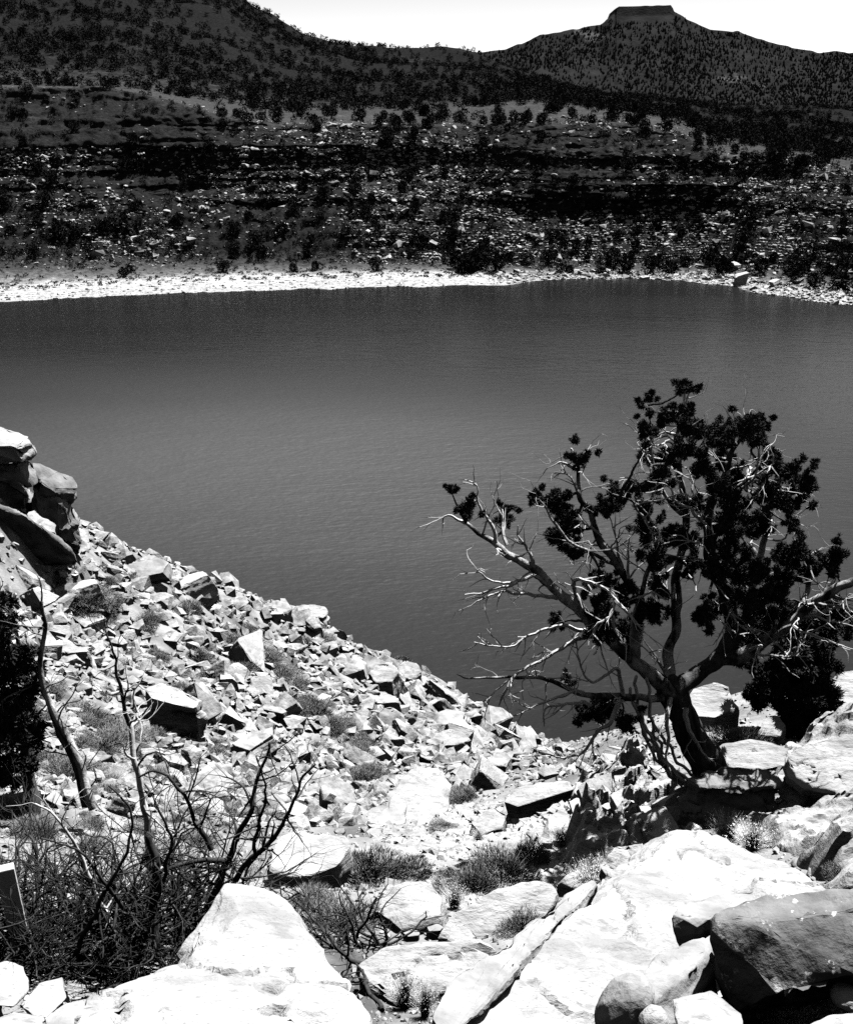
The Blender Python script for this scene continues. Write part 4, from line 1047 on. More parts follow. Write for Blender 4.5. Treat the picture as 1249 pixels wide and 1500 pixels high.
# --- the juniper: surveyed limbs (px, py, metres behind/before the trunk's plane)
def C5(*pts):   # survey sheet of the crown: sheet units -> view points
    return [(640 + p[0] * 0.4876, 540 + p[1] * 0.4874, p[2]) for p in pts]
JB = g1(1042, 1152); JY = JB[1]
def jp(pts): 
    a = np.array(pts, float); return at(a[:, 0], a[:, 1], JY + a[:, 2])
jroot = empty('juniper_tree', JB, 'gnarled living juniper with bleached dead branches standing over the lake', 'tree')
lr = np.random.default_rng(5)
def jmesh(name, V, F, m, smooth=False):
    return put(name, np.asarray(V) - JB, F, M[m], parent=jroot, smooth=smooth)
limbs = {
    'trunk': (C5((832, 1260, 0.0), (805, 1180, 0.0), (765, 1110, 0.0), (735, 1040, 0.0), (708, 985, 0.02), (700, 940, 0.05)), 0.20, 0.15),
    'l1': (C5((712, 985, 0.0), (645, 925, -0.1), (590, 880, -0.2), (520, 815, -0.3), (440, 745, -0.3), (330, 650, -0.25), (285, 600, -0.2), (180, 530, -0.1), (85, 465, 0)), 0.115, 0.022),
    'l2': (C5((590, 880, -0.2), (600, 780, -0.1), (608, 690, 0), (570, 640, 0.1), (535, 590, 0.1), (490, 500, 0.15), (455, 430, 0.2), (430, 380, 0.2), (415, 290, 0.2), (395, 240, 0.2)), 0.085, 0.012),
    'l3': (C5((700, 950, 0.05), (690, 860, 0.2), (722, 770, 0.3), (712, 650, 0.4), (730, 560, 0.4), (745, 450, 0.5), (735, 330, 0.5), (720, 200, 0.4), (740, 70, 0.4)), 0.085, 0.012),
    'l4': (C5((715, 965, 0.0), (790, 915, 0.1), (855, 870, 0.2), (890, 780, 0.3), (860, 650, 0.3), (815, 540, 0.2), (810, 430, 0.2), (860, 330, 0.1), (880, 250, 0.1), (930, 190, 0.1)), 0.14, 0.015),
    'l5': (C5((855, 872, 0.2), (930, 850, 0.1), (1000, 810, 0), (1080, 745, -0.1), (1150, 690, -0.2), (1249, 640, -0.3), (1360, 590, -0.3)), 0.10, 0.03),
    'l6': (C5((890, 780, 0.3), (930, 700, 0.5), (960, 600, 0.7), (985, 500, 0.7), (1000, 420, 0.7), (1060, 360, 0.7), (1100, 330, 0.7)), 0.07, 0.012),
    'l7': (C5((820, 545, 0.2), (870, 430, 0.0), (920, 350, -0.1), (960, 290, -0.1), (1000, 270, -0.1)), 0.035, 0.01),
    'l8': (C5((700, 990, 0), (640, 995, -0.2), (560, 985, -0.4), (440, 975, -0.5), (370, 950, -0.5), (300, 930, -0.5), (200, 920, -0.5), (110, 925, -0.5), (65, 915, -0.5)), 0.055, 0.006),
    'l9': (C5((1080, 745, -0.1), (1110, 660, 0.1), (1110, 580, 0.2), (1080, 500, 0.2), (1060, 460, 0.2)), 0.04, 0.01),
    'l10': (C5((1150, 690, -0.2), (1180, 640, -0.1), (1195, 590, 0)), 0.03, 0.01),
    'l11': (C5((745, 450, 0.5), (690, 380, 0.4), (650, 290, 0.3), (640, 190, 0.3), (620, 110, 0.3)), 0.03, 0.008),
    'l12': (C5((608, 690, 0), (640, 600, -0.2), (640, 500, -0.3), (590, 400, -0.3), (530, 380, -0.3)), 0.035, 0.01),
    'l13': (C5((535, 590, 0.1), (470, 560, -0.1), (400, 520, -0.2), (340, 430, -0.2), (305, 390, -0.2)), 0.03, 0.008)}
limb_pts = []
for name, (pts, r0, r1) in limbs.items():
    P = smooth_line(jp(pts), 0.05)
    P = gnarl(P, 0.03, 3.0, hash(name) % 97 if False else len(name) + len(pts))
    t = np.linspace(0, 1, len(P))
    rad = r0 * (1 - t) ** 0.8 + r1 * t
    rad = rad * (0.84 + 0.18 * vnoise(P * 5, 3))
    if name == 'trunk': rad = rad * 1.08
    if name == 'trunk': rad[: max(3, len(P) // 6)] *= np.linspace(1.5, 1.0, max(3, len(P) // 6))
    b = Bag(); tube(b, P, rad, 9)
    if name == 'trunk':       # strips of peeled, twisted wood along the trunk and the root flare
        for j in range(7):
            a0 = j * 0.9; Q = []
            for k2 in range(0, len(P), 2):
                a1 = a0 + k2 * 0.05
                Q.append(P[k2] + rad[k2] * 0.98 * np.array([math.cos(a1), math.sin(a1), 0]))
            tube(b, smooth_line(Q, 0.06), 0.035, 5)
        for j in range(6):
            a1 = j * 1.05 + 0.3; dd = np.array([math.cos(a1), math.sin(a1), 0])
            Q = [P[3] + dd * 0.1, P[0] + dd * 0.26 - [0, 0, .05], P[0] + dd * 0.5 - [0, 0, .22]]
            tube(b, smooth_line(Q, 0.06), np.linspace(0.1, 0.03, len(smooth_line(Q, 0.06))), 6)
    V, f = b.arrays()
    o = jmesh('trunk' if name == 'trunk' else 'limb', V, f, 'bark' if name in ('trunk', 'l4') else 'grey_bark', True)
    limb_pts.append(P[len(P) // 3:])
    # bare side twigs
    if name != 'trunk':
        for j in range(min(9, int(2 + 5 * len(P) * 0.05))):
            tb_ = Bag()
            i = lr.integers(len(P) // 4, len(P) - 1)
            d = P[i] - P[i - 1]; d /= np.linalg.norm(d)
            grow(tb_, P[i], d * 0.5 + sphere_dirs(1, lr)[0], lr.uniform(0.18, 0.5), min(rad[i] * 0.4, 0.013), 2, lr, 0.75, (1, 2), 0.0, 4, 0.05, shrink=0.55)
            V, f = tb_.arrays(); jmesh('dead_twig', V, f, 'dead_wood')
LP = np.concatenate(limb_pts)
dead = [
    C5((520, 815, -0.3), (470, 790, -0.5), (370, 775, -0.7), (290, 800, -0.8), (200, 840, -0.9), (115, 822, -0.9)),
    C5((470, 805, -0.4), (430, 810, -0.6), (380, 835, -0.7), (310, 880, -0.8), (235, 920, -0.9), (140, 1000, -1.0)),
    C5((235, 920, -0.9), (205, 965, -1.0), (185, 1010, -1.0)),
    C5((330, 650, -0.25), (290, 622, -0.4), (240, 642, -0.5), (170, 640, -0.6), (118, 608, -0.7)),
    C5((240, 642, -0.5), (170, 665, -0.6), (85, 682, -0.7)),
    C5((360, 690, -0.3), (300, 682, -0.4), (200, 672, -0.5), (140, 690, -0.6), (105, 712, -0.6)),
    C5((290, 600, -0.2), (270, 540, -0.3), (240, 500, -0.4), (238, 470, -0.4)),
    C5((180, 530, -0.1), (160, 460, -0.1), (130, 410, -0.1), (112, 335, -0.1)),
    C5((210, 530, -0.1), (190, 440, 0.1), (165, 385, 0.1)),
    C5((440, 745, -0.3), (410, 640, -0.6), (470, 645, -0.8), (530, 690, -1.0), (525, 740, -1.1), (480, 770, -1.2), (455, 810, -1.2)),
    C5((530, 690, -1.0), (570, 730, -1.1), (620, 795, -1.1)),
    C5((525, 740, -1.1), (540, 790, -1.1), (570, 835, -1.1)),
    C5((600, 700, -0.1), (620, 680, -0.5), (655, 675, -0.7), (662, 700, -0.8)),
    C5((1000, 812, 0), (1060, 775, -0.4), (1100, 790, -0.6), (1170, 815, -0.7), (1230, 850, -0.8)),
    C5((930, 850, 0.1), (970, 830, -0.3), (965, 858, -0.4), (1040, 865, -0.5), (1110, 862, -0.5)),
    C5((1080, 745, -0.1), (1140, 740, -0.3), (1200, 720, -0.4), (1260, 735, -0.4)),
    C5((1100, 730, -0.1), (1160, 750, -0.4), (1230, 770, -0.5)),
    C5((1180, 680, -0.2), (1230, 690, -0.4), (1290, 685, -0.5)),
    C5((890, 780, 0.3), (880, 700, -0.5), (895, 760, -0.7), (925, 790, -0.8)),
    C5((870, 790, 0.2), (865, 770, -0.5), (850, 800, -0.6)),
    C5((820, 500, 0.2), (790, 450, -0.3), (760, 420, -0.4), (715, 400, -0.4), (700, 360, -0.4), (630, 335, -0.4)),
    C5((920, 355, -0.1), (950, 370, -0.4), (1000, 365, -0.5), (1030, 400, -0.5), (1050, 435, -0.5)),
    C5((730, 560, 0.4), (770, 520, -0.2), (800, 540, -0.3), (740, 500, -0.3)),
    C5((690, 960, 0), (675, 900, -0.3), (650, 860, -0.4), (610, 830, -0.4)),
    C5((700, 990, -0.1), (690, 1050, -0.3), (695, 1110, -0.3), (690, 1170, -0.35), (705, 1230, -0.4)),
    C5((745, 1020, -0.2), (760, 1090, -0.3), (800, 1150, -0.3), (818, 1180, -0.3)),
    C5((440, 975, -0.5), (400, 970, -0.7), (330, 1000, -0.8), (230, 1040, -0.9)),
    C5((460, 1010, -0.5), (400, 1005, -0.7), (330, 1020, -0.8), (320, 1075, -0.8)),
    C5((560, 985, -0.4), (520, 1060, -0.5), (480, 1090, -0.5), (440, 1150, -0.5), (380, 1170, -0.6), (300, 1155, -0.7)),
    C5((480, 1090, -0.5), (465, 1130, -0.5), (470, 1180, -0.5)),
    C5((560, 985, -0.4), (540, 900, -0.5), (470, 940, -0.6), (430, 900, -0.6), (420, 830, -0.6)),
    C5((430, 380, 0.2), (395, 320, 0.0), (350, 312, 0.0)),
    C5((415, 300, 0.2), (380, 285, 0.1), (355, 290, 0.1)),
    C5((735, 210, 0.4), (690, 190, 0.2), (640, 215, 0.2)),
    C5((740, 130, 0.4), (760, 70, 0.4)),
    C5((85, 465, 0), (45, 440, 0), (18, 445, 0)),
    C5((490, 500, 0.15), (440, 460, 0), (425, 440, 0)),
    C5((940, 300, 0.1), (935, 330, -0.3), (960, 320, -0.3), (1005, 290, -0.4)),
    C5((555, 620, 0.1), (540, 540, 0.1), (525, 470, 0.1)), C5((575, 660, 0), (572, 570, 0), (578, 500, 0))]
for k, pts in enumerate(dead):
    P = gnarl(smooth_line(jp(pts), 0.03), 0.018, 6.0, 200 + k)
    b = Bag(); r0 = min(0.032, 0.015 + 0.013 * len(pts) / 5)
    if k in (24, 25): r0 = 0.035
    tube(b, P, np.linspace(r0, 0.006, len(P)), 5)
    for j in range(int(len(P) / 3.5)):
        i = lr.integers(len(P) // 5, len(P)); d = P[i] - P[i - 1]; d /= np.linalg.norm(d) + 1e-9
        grow(b, P[i], d + 0.9 * sphere_dirs(1, lr)[0] + [-0.1, 0, -0.1], lr.uniform(0.1, 0.32), 0.008, 1 if lr.uniform() < .5 else 0, lr, 0.6, (1, 2), -0.02, 4, 0.04)
    V, f = b.arrays(); jmesh('dead_branch', V, f, 'dead_wood')

Q = jp(C5((760, 1260, -0.15), (690, 1180, -0.2), (645, 1100, -0.25), (620, 1030, -0.3), (606, 960, -0.3), (600, 900, -0.3)))
P = smooth_line(Q, 0.05); b = Bag()
for j in range(7):
    off = lr.normal(0, 0.05, 3) * [1, 1, .3]
    tube(b, gnarl(P[: int(len(P) * lr.uniform(.6, 1))] + off, 0.06, 3.0, 300 + j), 0.02, 5)
V, f = b.arrays(); jmesh('peeled_stub', V, f, 'dead_wood', True)

for k in range(26):       # bleached bare boughs among the foliage, mostly on the near side
    while True:
        p = LP[lr.integers(0, len(LP))]; a_, b_, _ = project(p)
        if 850 < a_ < 1190 and 650 < b_ < 930: break
    b = Bag(); d = np.array([lr.normal() * .7, -lr.uniform(.3, 1.0), lr.uniform(-.2, .6)])
    grow(b, p, d, lr.uniform(.4, .75), lr.uniform(.010, .017), 2, lr, 0.75, (1, 3), 0.02, 5, 0.05, shrink=0.55)
    V, f = b.arrays(); jmesh('dead_branch', V, f, 'dead_wood')
clumps = [(735, 60, 32), (628, 105, 24), (625, 185, 32), (690, 150, 32), (738, 130, 38), (760, 185, 35), (810, 195, 42), (855, 205, 36), (915, 180, 42), (975, 165, 30), (660, 275, 48), (740, 250, 42),
          (650, 340, 52), (790, 300, 48), (850, 280, 42), (950, 220, 36), (1000, 280, 36), (1050, 310, 42), (1100, 335, 36), (1100, 375, 30), (1075, 420, 34), (1030, 395, 38), (980, 375, 45), (900, 330, 36), (830, 375, 55),
          (530, 375, 44), (505, 420, 34), (580, 360, 28), (300, 385, 34), (350, 400, 40), (380, 460, 52), (360, 510, 40), (400, 550, 36), (432, 272, 34), (45, 362, 18), (85, 420, 38), (195, 450, 34),
          (630, 430, 40), (640, 500, 55), (650, 580, 52), (700, 520, 45), (740, 520, 45), (765, 590, 42), (820, 460, 45), (880, 430, 52), (930, 480, 48), (980, 470, 44), (870, 540, 52), (930, 560, 45), (905, 620, 50),
          (970, 600, 42), (1045, 580, 46), (1090, 550, 40), (1040, 640, 34), (1195, 580, 40), (1065, 470, 24), (500, 640, 42), (560, 680, 40), (485, 720, 45), (500, 790, 52), (560, 800, 50), (640, 740, 45), (600, 790, 45),
          (655, 660, 36), (790, 740, 45), (840, 720, 46), (930, 700, 55), (985, 740, 55), (900, 800, 58), (960, 820, 46), (350, 768, 26), (470, 1040, 36), (520, 1010, 40), (560, 1060, 40), (385, 940, 20), (430, 1050, 22), (835, 600, 40), (1130, 610, 30),
          (1010, 690, 46), (740, 400, 40)]
for k, (cx, cy, cr) in enumerate(clumps):
    dy = lr.uniform(-0.75, 0.75) * (0.4 if cx < 450 else 1.0)
    C = jp(C5((cx, cy, dy)))[0]
    i = np.argmin(np.linalg.norm(LP - C, axis=1)); A = LP[i]
    rad = cr * 0.4876 * np.linalg.norm(C - CAM) / F * 1.04
    tb_ = Bag()
    mid_ = (A + C) / 2 + lr.normal(0, 0.04, 3)
    P = gnarl(smooth_line([A, mid_, C], 0.04), 0.015, 6, 400 + k)
    tube(tb_, P, np.linspace(0.02, 0.006, len(P)), 5)
    for j in range(5):
        grow(tb_, P[-1 - j % 3], sphere_dirs(1, lr)[0], rad * 0.8, 0.005, 0, lr, 0.5, sides=4, seg=0.04)
    V, f = tb_.arrays(); tw = jmesh('branchlet', V, f, 'bark')
    V, f = clump(C, rad, lr)
    o = jmesh('foliage_clump', V, [f], 'foliage')
    o.parent = tw

# --- other trees built from a crown of clumps
def tree_parts(root, B, trunks, cl, bark='bark', leaf=0.06, density=0.7):
    for pts, r0, r1, m in trunks:
        P = gnarl(smooth_line(pts, 0.08), 0.04, 2.0, len(pts) + int(r0 * 1000))
        b = Bag(); tube(b, P, np.linspace(r0, r1, len(P)), 7)
        for j in range(int(len(P) / 3)):
            i = lr.integers(2, len(P)); d = P[i] - P[i - 1]; d /= np.linalg.norm(d) + 1e-9
            grow(b, P[i], d * .6 + sphere_dirs(1, lr)[0], lr.uniform(0.2, 0.6), min(0.012, r0 * 0.3), 1, lr, 0.6, (1, 3), 0, 4, 0.06)
        V, f = b.arrays(); put('trunk', V - B, f, M[m], parent=root, smooth=True)
    for C, r in cl:
        V, f = clump(np.asarray(C), r, lr, density, leaf)
        put('foliage_clump', V - B, [f], M['foliage'], parent=root)

B = g1(1165, 1088)
B[1] += 0.8; B[2] = height(B[0], B[1]) - 0.05
t = empty('juniper_bush', B, 'dense dark juniper bush behind the ledge right of the gnarled juniper', 'bush')
cl = []
for (x_, y_, r_) in [(1090, 950, 26), (1120, 930, 28), (1150, 915, 26), (1185, 915, 24), (1215, 930, 22), (1105, 985, 26), (1140, 965, 30), (1175, 955, 30), (1205, 970, 26), (1130, 1005, 26), (1165, 1000, 30), (1195, 1015, 26), (1110, 1025, 18), (1150, 1040, 24), (1185, 1050, 26), (1210, 1040, 16), (1165, 1070, 18), (1195, 1075, 16), (1225, 900, 18), (1240, 925, 14)]:
    C = at(x_, y_, B[1] + lr.uniform(-0.6, 0.6)); cl.append((C, r_ * np.linalg.norm(C - CAM) / F))
tree_parts(t, B, [([B, at(1160, 1030, B[1]), at(1140, 960, B[1] + .1)], 0.07, 0.02, 'bark'), ([B, at(1190, 1030, B[1] + .2), at(1205, 960, B[1])], 0.06, 0.02, 'bark')], cl, leaf=0.07, density=0.42)

B = g1(25, 1175)
t = empty('juniper_bush', B, 'dark juniper at the left edge with one bare leaning trunk', 'bush')
cl = []
for (x_, y_, r_) in [(-30, 905, 34), (5, 920, 24), (30, 955, 20), (-20, 960, 34), (12, 985, 28), (42, 975, 16), (38, 1010, 24), (0, 1030, 36), (-40, 1020, 40), (42, 1045, 24), (15, 1075, 34), (-30, 1090, 40), (48, 1085, 18), (22, 1120, 28), (-10, 1140, 34)]:
    C = at(x_, y_, B[1] + lr.uniform(-0.9, 0.3)); cl.append((C, r_ * np.linalg.norm(C - CAM) / F))
Y_ = B[1]
tree_parts(t, B, [([B + [0.3, -.3, -.1], at(35, 1080, Y_), at(20, 980, Y_)], 0.10, 0.03, 'bark'),
                  ([at(138, 1185, Y_ - .8), at(112, 1110, Y_ - .6), at(84, 1050, Y_ - .4), at(66, 1000, Y_ - .3), at(62, 940, Y_ - .2), at(67, 880, Y_ - .2)], 0.06, 0.02, 'grey_bark'),
                  ([at(128, 1182, Y_ - .7), at(98, 1095, Y_ - .5), at(70, 1030, Y_ - .3), at(50, 985, Y_ - .2)], 0.06, 0.02, 'bark'),
                  ([at(40, 1000, Y_), at(25, 930, Y_), at(15, 890, Y_)], 0.04, 0.012, 'bark')], cl, leaf=0.07, density=0.3)

# --- the dead shrub, bottom left
B = g1(190, 1415)
B2 = B.copy()
t = empty('dead_shrub', B, 'tangled dead shrub of dark bare crooked branches behind the white boulders', 'shrub')
bases = [(190, 1415), (110, 1410), (40, 1400), (250, 1390), (150, 1385), (70, 1370), (0, 1390), (215, 1400), (130, 1430), (290, 1395), (255, 1370), (330, 1375), (180, 1370), (100, 1380), (30, 1350)]
for k, (bx, by) in enumerate(bases):
    p = g1(bx, by) - [0, 0, 0.05]
    b = Bag()
    for j in range(5):
        a = lr.uniform(0, 6.28); d = np.array([math.cos(a) * 0.75, math.sin(a) * 0.55, lr.uniform(0.5, 1.1)])
        grow(b, p, d, lr.uniform(0.4, 0.78), lr.uniform(0.013, 0.026), 3, lr, 0.85, (2, 4), 0.06, 5, 0.05, shrink=0.72)
    V, f = b.arrays(); put('stem', V - B, f, M['burnt_wood'], parent=t, smooth=True)
# low thicket of thin crossing twigs
b = Bag()
for j in range(420):
    px_ = lr.uniform(-40, 290); py_ = lr.uniform(1330, 1450)
    p = g1(px_, py_) + [0, 0, lr.uniform(0, 0.5) * lr.uniform() ** .7]
    d = np.array([lr.normal(), lr.normal() * .7, lr.uniform(0.0, 0.8)])
    grow(b, p, d, lr.uniform(0.15, 0.4), lr.uniform(0.004, 0.011), 1, lr, 0.8, (1, 3), 0.02, 4, 0.05)
V, f = b.arrays(); o = put('thicket', V - B, f, M['burnt_wood'], parent=t, smooth=True); o['kind'] = 'stuff'
def stem_line(root, B, pts, r0, r1, m, twigs=8, tw_len=(0.1, 0.35), name='stem'):
    a = np.array(pts, float); P = gnarl(smooth_line(at(a[:, 0], a[:, 1], a[:, 2]), 0.04), 0.025, 4, int(a[0, 0]))
    b = Bag(); rad = np.linspace(r0, r1, len(P)); tube(b, P, rad, 6)
    for j in range(twigs):
        i = lr.integers(len(P) // 5, len(P)); d = P[i] - P[i - 1]; d /= np.linalg.norm(d) + 1e-9
        grow(b, P[i], d * .5 + sphere_dirs(1, lr)[0], lr.uniform(*tw_len), min(0.010, rad[i] * .6), 1, lr, 0.8, (1, 3), 0.03, 4, 0.04)
    V, f = b.arrays(); return put(name, V - B, f, M[m], parent=root, smooth=True)
ys = B2[1]
for pts, r0, r1, m, n in [
        ([(225, 1400, ys), (228, 1330, ys + .1), (226, 1280, ys + .1), (219, 1220, ys + .2)], 0.034, 0.024, 'burnt_wood', 6),
        ([(300, 1385, ys + .1), (306, 1330, ys + .2), (338, 1262, ys + .3), (345, 1225, ys + .3), (372, 1190, ys + .3), (378, 1150, ys + .4), (395, 1085, ys + .4)], 0.032, 0.008, 'burnt_wood', 16),
        ([(338, 1262, ys + .3), (290, 1262, ys + .2), (240, 1275, ys + .1)], 0.022, 0.012, 'burnt_wood', 4),
        ([(345, 1290, ys + .3), (375, 1255, ys + .3), (408, 1225, ys + .3), (432, 1170, ys + .3), (440, 1145, ys + .3), (460, 1120, ys + .3)], 0.022, 0.006, 'burnt_wood', 12),
        ([(310, 1245, ys + .2), (295, 1220, ys + .2), (285, 1195, ys + .1), (255, 1150, ys), (225, 1130, ys), (205, 1135, ys)], 0.018, 0.006, 'burnt_wood', 10),
        ([(240, 1290, ys), (250, 1230, ys - .1), (235, 1180, ys - .1), (210, 1150, ys)], 0.014, 0.005, 'burnt_wood', 8),
        ([(375, 1255, ys + .3), (378, 1210, ys + .2), (390, 1150, ys + .1), (375, 1110, ys)], 0.015, 0.004, 'burnt_wood', 10),
        ([(170, 1390, ys), (130, 1270, ys), (90, 1200, ys), (55, 1175, ys)], 0.018, 0.006, 'dead_wood', 10),
        ([(180, 1330, ys - .3), (130, 1255, ys - .4), (60, 1230, ys - .5)], 0.014, 0.005, 'burnt_wood', 8),
        ([(110, 1400, ys - .4), (150, 1310, ys - .5), (180, 1260, ys - .5), (200, 1200, ys - .4), (165, 1150, ys - .4)], 0.018, 0.005, 'burnt_wood', 10)]:
    stem_line(t, B, pts, r0, r1, m, n)
# a bleached standing snag inside the shrub
Bs = at(222, 1330, ys + 0.5)
Bs[2] = height(Bs[0], Bs[1])
t2 = empty('dead_sapling', Bs, 'slim bleached dead sapling rising out of the dead shrub', 'tree')
y5 = ys + .5
stem_line(t2, Bs, [(226, 1345, y5), (219, 1230, y5), (212, 1180, y5), (198, 1110, y5), (190, 1060, y5 + .1)], 0.026, 0.018, 'dead_wood', 3, name='trunk')
stem_line(t2, Bs, [(190, 1062, y5 + .1), (176, 1010, y5 + .1), (165, 960, y5 + .1), (152, 925, y5 + .1)], 0.016, 0.005, 'burnt_wood', 8, name='branch')
stem_line(t2, Bs, [(198, 1112, y5), (188, 1105, y5), (186, 1095, y5)], 0.012, 0.006, 'dead_wood', 2, name='branch')
stem_line(t2, Bs, [(190, 1062, y5 + .1), (202, 1045, y5), (195, 1018, y5), (205, 990, y5)], 0.010, 0.004, 'dead_wood', 5, name='branch')
stem_line(t2, Bs, [(200, 1125, y5), (222, 1100, y5), (240, 1110, y5)], 0.009, 0.004, 'burnt_wood', 4, name='branch')

# --- dark bare branch right of the pointed boulder
B = g1(520, 1400)
t = empty('dead_branch_bush', B, 'low dead bush with black crooked twigs beside the pointed white boulder', 'bush')
for k in range(5):
    p = g1(470 + 22 * k, 1385 + 6 * (k % 2)) - [0, 0, .03]
    b = Bag()
    for j in range(4):
        d = np.array([lr.normal() * .8, lr.normal() * .4, lr.uniform(0.2, .8)])
        grow(b, p, d, lr.uniform(0.3, 0.55), lr.uniform(0.009, 0.016), 2, lr, 0.9, (1, 3), 0.02, 5, 0.05)
    V, f = b.arrays(); put('stem', V - B, f, M['burnt_wood'], parent=t, smooth=True)
stem_line(t, B, [(460, 1335, 7.3), (440, 1310, 7.6), (420, 1315, 7.7), (410, 1290, 7.8)], 0.016, 0.005, 'burnt_wood', 6)
stem_line(t, B, [(570, 1395, 6.6), (520, 1405, 6.4), (460, 1345, 6.9), (425, 1320, 7.2)], 0.02, 0.007, 'burnt_wood', 12)
stem_line(t, B, [(560, 1480, 5.2), (540, 1450, 5.5), (525, 1410, 6.2)], 0.016, 0.008, 'burnt_wood', 6)

# --- weathered post at the left edge
p0 = g1(40, 1415)
b = Bag()
def box(bag, c, s, yaw=0, lean=0.0):
    v = np.array([(x_, y_, z_) for x_ in (-.5, .5) for y_ in (-.5, .5) for z_ in (0, 1)]) * s
    v[:, 0] += v[:, 2] * lean
    ca, sa = math.cos(yaw), math.sin(yaw)
    v = v @ np.array([[ca, sa, 0], [-sa, ca, 0], [0, 0, 1]]) + c
    bag.add(v, [(0, 1, 3, 2), (4, 6, 7, 5), (0, 4, 5, 1), (2, 3, 7, 6), (0, 2, 6, 4), (1, 5, 7, 3)])
hgt = at(40, 1268, p0[1])[2] - p0[2]
box(b, p0 - [0, 0, .1], np.array([0.11, 0.07, hgt + .1]), 0.4, -0.05)
V, f = b.arrays()
for it in range(0): pass
o = put('wooden_post', V, f, M['post']); tag(o, 'short weathered square post leaning in the dead shrub', 'post')
bv = o.modifiers.new('bevel', 'BEVEL'); bv.width = 0.006; bv.segments = 2

# --- sagebrush and grass
def sage_mesh(seed, n=900, leaf=0.07, core=True):
    l = np.random.default_rng(seed)
    d = sphere_dirs(n, l); d[:, 2] = np.abs(d[:, 2]) * 0.9 + 0.05
    lob = sphere_dirs(7, l); lob[:, 2] = np.abs(lob[:, 2])
    reach = 0.62 + 0.38 * np.max(np.clip((d @ lob.T - 0.75) * 4, 0, 1), axis=1)
    r_ = reach * l.uniform(0.25, 1.0, n) ** 0.5 * 0.5
    c = d * r_[:, None]; c[:, 2] *= 0.85
    V, f = leaf_tris(c, d + [0, 0, .5] + l.normal(0, .35, (n, 3)), leaf * l.uniform(.6, 1.6, n), leaf * 0.16, l)
    V2, f2 = leaf_tris(np.zeros((140, 3)), sphere_dirs(140, l) * [1, 1, .6] + [0, 0, .55], l.uniform(.3, .52, 140), 0.012, l)
    return np.concatenate([V, V2]), np.concatenate([f, f2 + len(V)])
def tuft_mesh(seed, n=160, spread=0.5, w=0.016):
    l = np.random.default_rng(seed); b = Bag()
    a = l.uniform(0, 6.28, n); tl = l.uniform(0.05, spread, n); h = l.uniform(0.5, 1.0, n)
    for i in range(n):
        d = np.array([math.cos(a[i]), math.sin(a[i]), 0]); s_ = np.array([-d[1], d[0], 0]) * w * 0.5
        p0_ = d * l.uniform(0, .12); p1 = p0_ + d * tl[i] * .4 + [0, 0, h[i] * .6]; p2 = p0_ + d * tl[i] * 1.1 + [0, 0, h[i]]
        b.add(np.array([p0_ - s_, p0_ + s_, p1 + s_ * .7, p1 - s_ * .7, p2]), [(0, 1, 2, 3)], [(3, 2, 4)])
        if l.uniform() < 0.5:          # seed heads
            for q in range(3):
                c = p1 + (p2 - p1) * l.uniform(.5, 1.0)
                V, f = leaf_tris(c[None], l.normal(size=(1, 3)) + [0, 0, .6], 0.05, 0.022, l); b.add(V, f)
    return b.arrays()
sages = [mesh_data('sagebrush', *(lambda r: (r[0], [r[1]]))(sage_mesh(k, 5200, 0.05)), mats=[M['sage']]) for k in (1, 2, 3)]
sages_far = [mesh_data('sagebrush', *(lambda r: (r[0], [r[1]]))(sage_mesh(k, 3000, 0.06)), mats=[M['sage']]) for k in (11, 12, 13)]
tufts = [mesh_data('grass_tuft', *tuft_mesh(k, 420), mats=[M['dry_grass']]) for k in (1, 2, 3)]
def plant(datas, name, px, py, wpx, label, cat, group=None, hscale=1.0, k=0):
    p = g1(px, py); s_ = wpx * np.linalg.norm(p - CAM) / F
    o = link(name, datas[k % 3], (p[0], p[1], p[2] - 0.04 * s_)); o.scale = (s_, s_, s_ * hscale); o.rotation_euler = (0, 0, px * 1.7 + py)
    return tag(o, label, cat, group)
SG = 'sagebrush clumps'
for i, (px, py, wpx, hs, lab) in enumerate([
        (540, 1290, 88, .95, 'round grey sagebrush behind the low dead bush'), (590, 1288, 70, .9, 'grey sagebrush next to the round one above the pale broken slab'),
        (515, 1262, 36, .8, 'small grey sagebrush at the corner of the grooved flat slab'),
        (690, 1308, 84, .9, 'grey sagebrush left end of the row below the gravel patch'), (735, 1290, 92, 1.0, 'large grey sagebrush in the middle of the row below the gravel patch'), (780, 1268, 70, 1.1, 'dark sagebrush at the right end of the row, beside the upright white rock'),
        (765, 1365, 62, 1.0, 'loose pale sagebrush standing on the white sloping slab'), (650, 1215, 40, .6, 'flat little sagebrush on the white gravel'), (680, 1172, 46, .8, 'pale sagebrush right of the bright blank boulder'),
        (500, 1360, 96, .8, 'grey sagebrush tangled with the low dead bush'), (455, 1330, 70, .7, 'dark sagebrush behind the tip of the pointed boulder'),
        (1082, 1095, 78, .9, 'rounded grey bush between the gnarled juniper and the dark juniper bush'), (1240, 1290, 50, 1.0, 'dark little bush at the right edge above the huge boulder'),
        (40, 1225, 66, .6, 'wide dull grey bush behind the wooden post'), (130, 1245, 50, .6, 'dull grey bush behind the tangle of the dead shrub'), (290, 1235, 50, .6, 'grey bush showing through the bare branches'), (390, 1205, 50, .6, 'grey bush at the top of the bare branches')]):
    plant(sages, 'sagebrush', px, py, wpx * 1.4, lab, 'sagebrush', SG, hs, i)
SGT = 'sage clumps on the talus slope'
k = 0
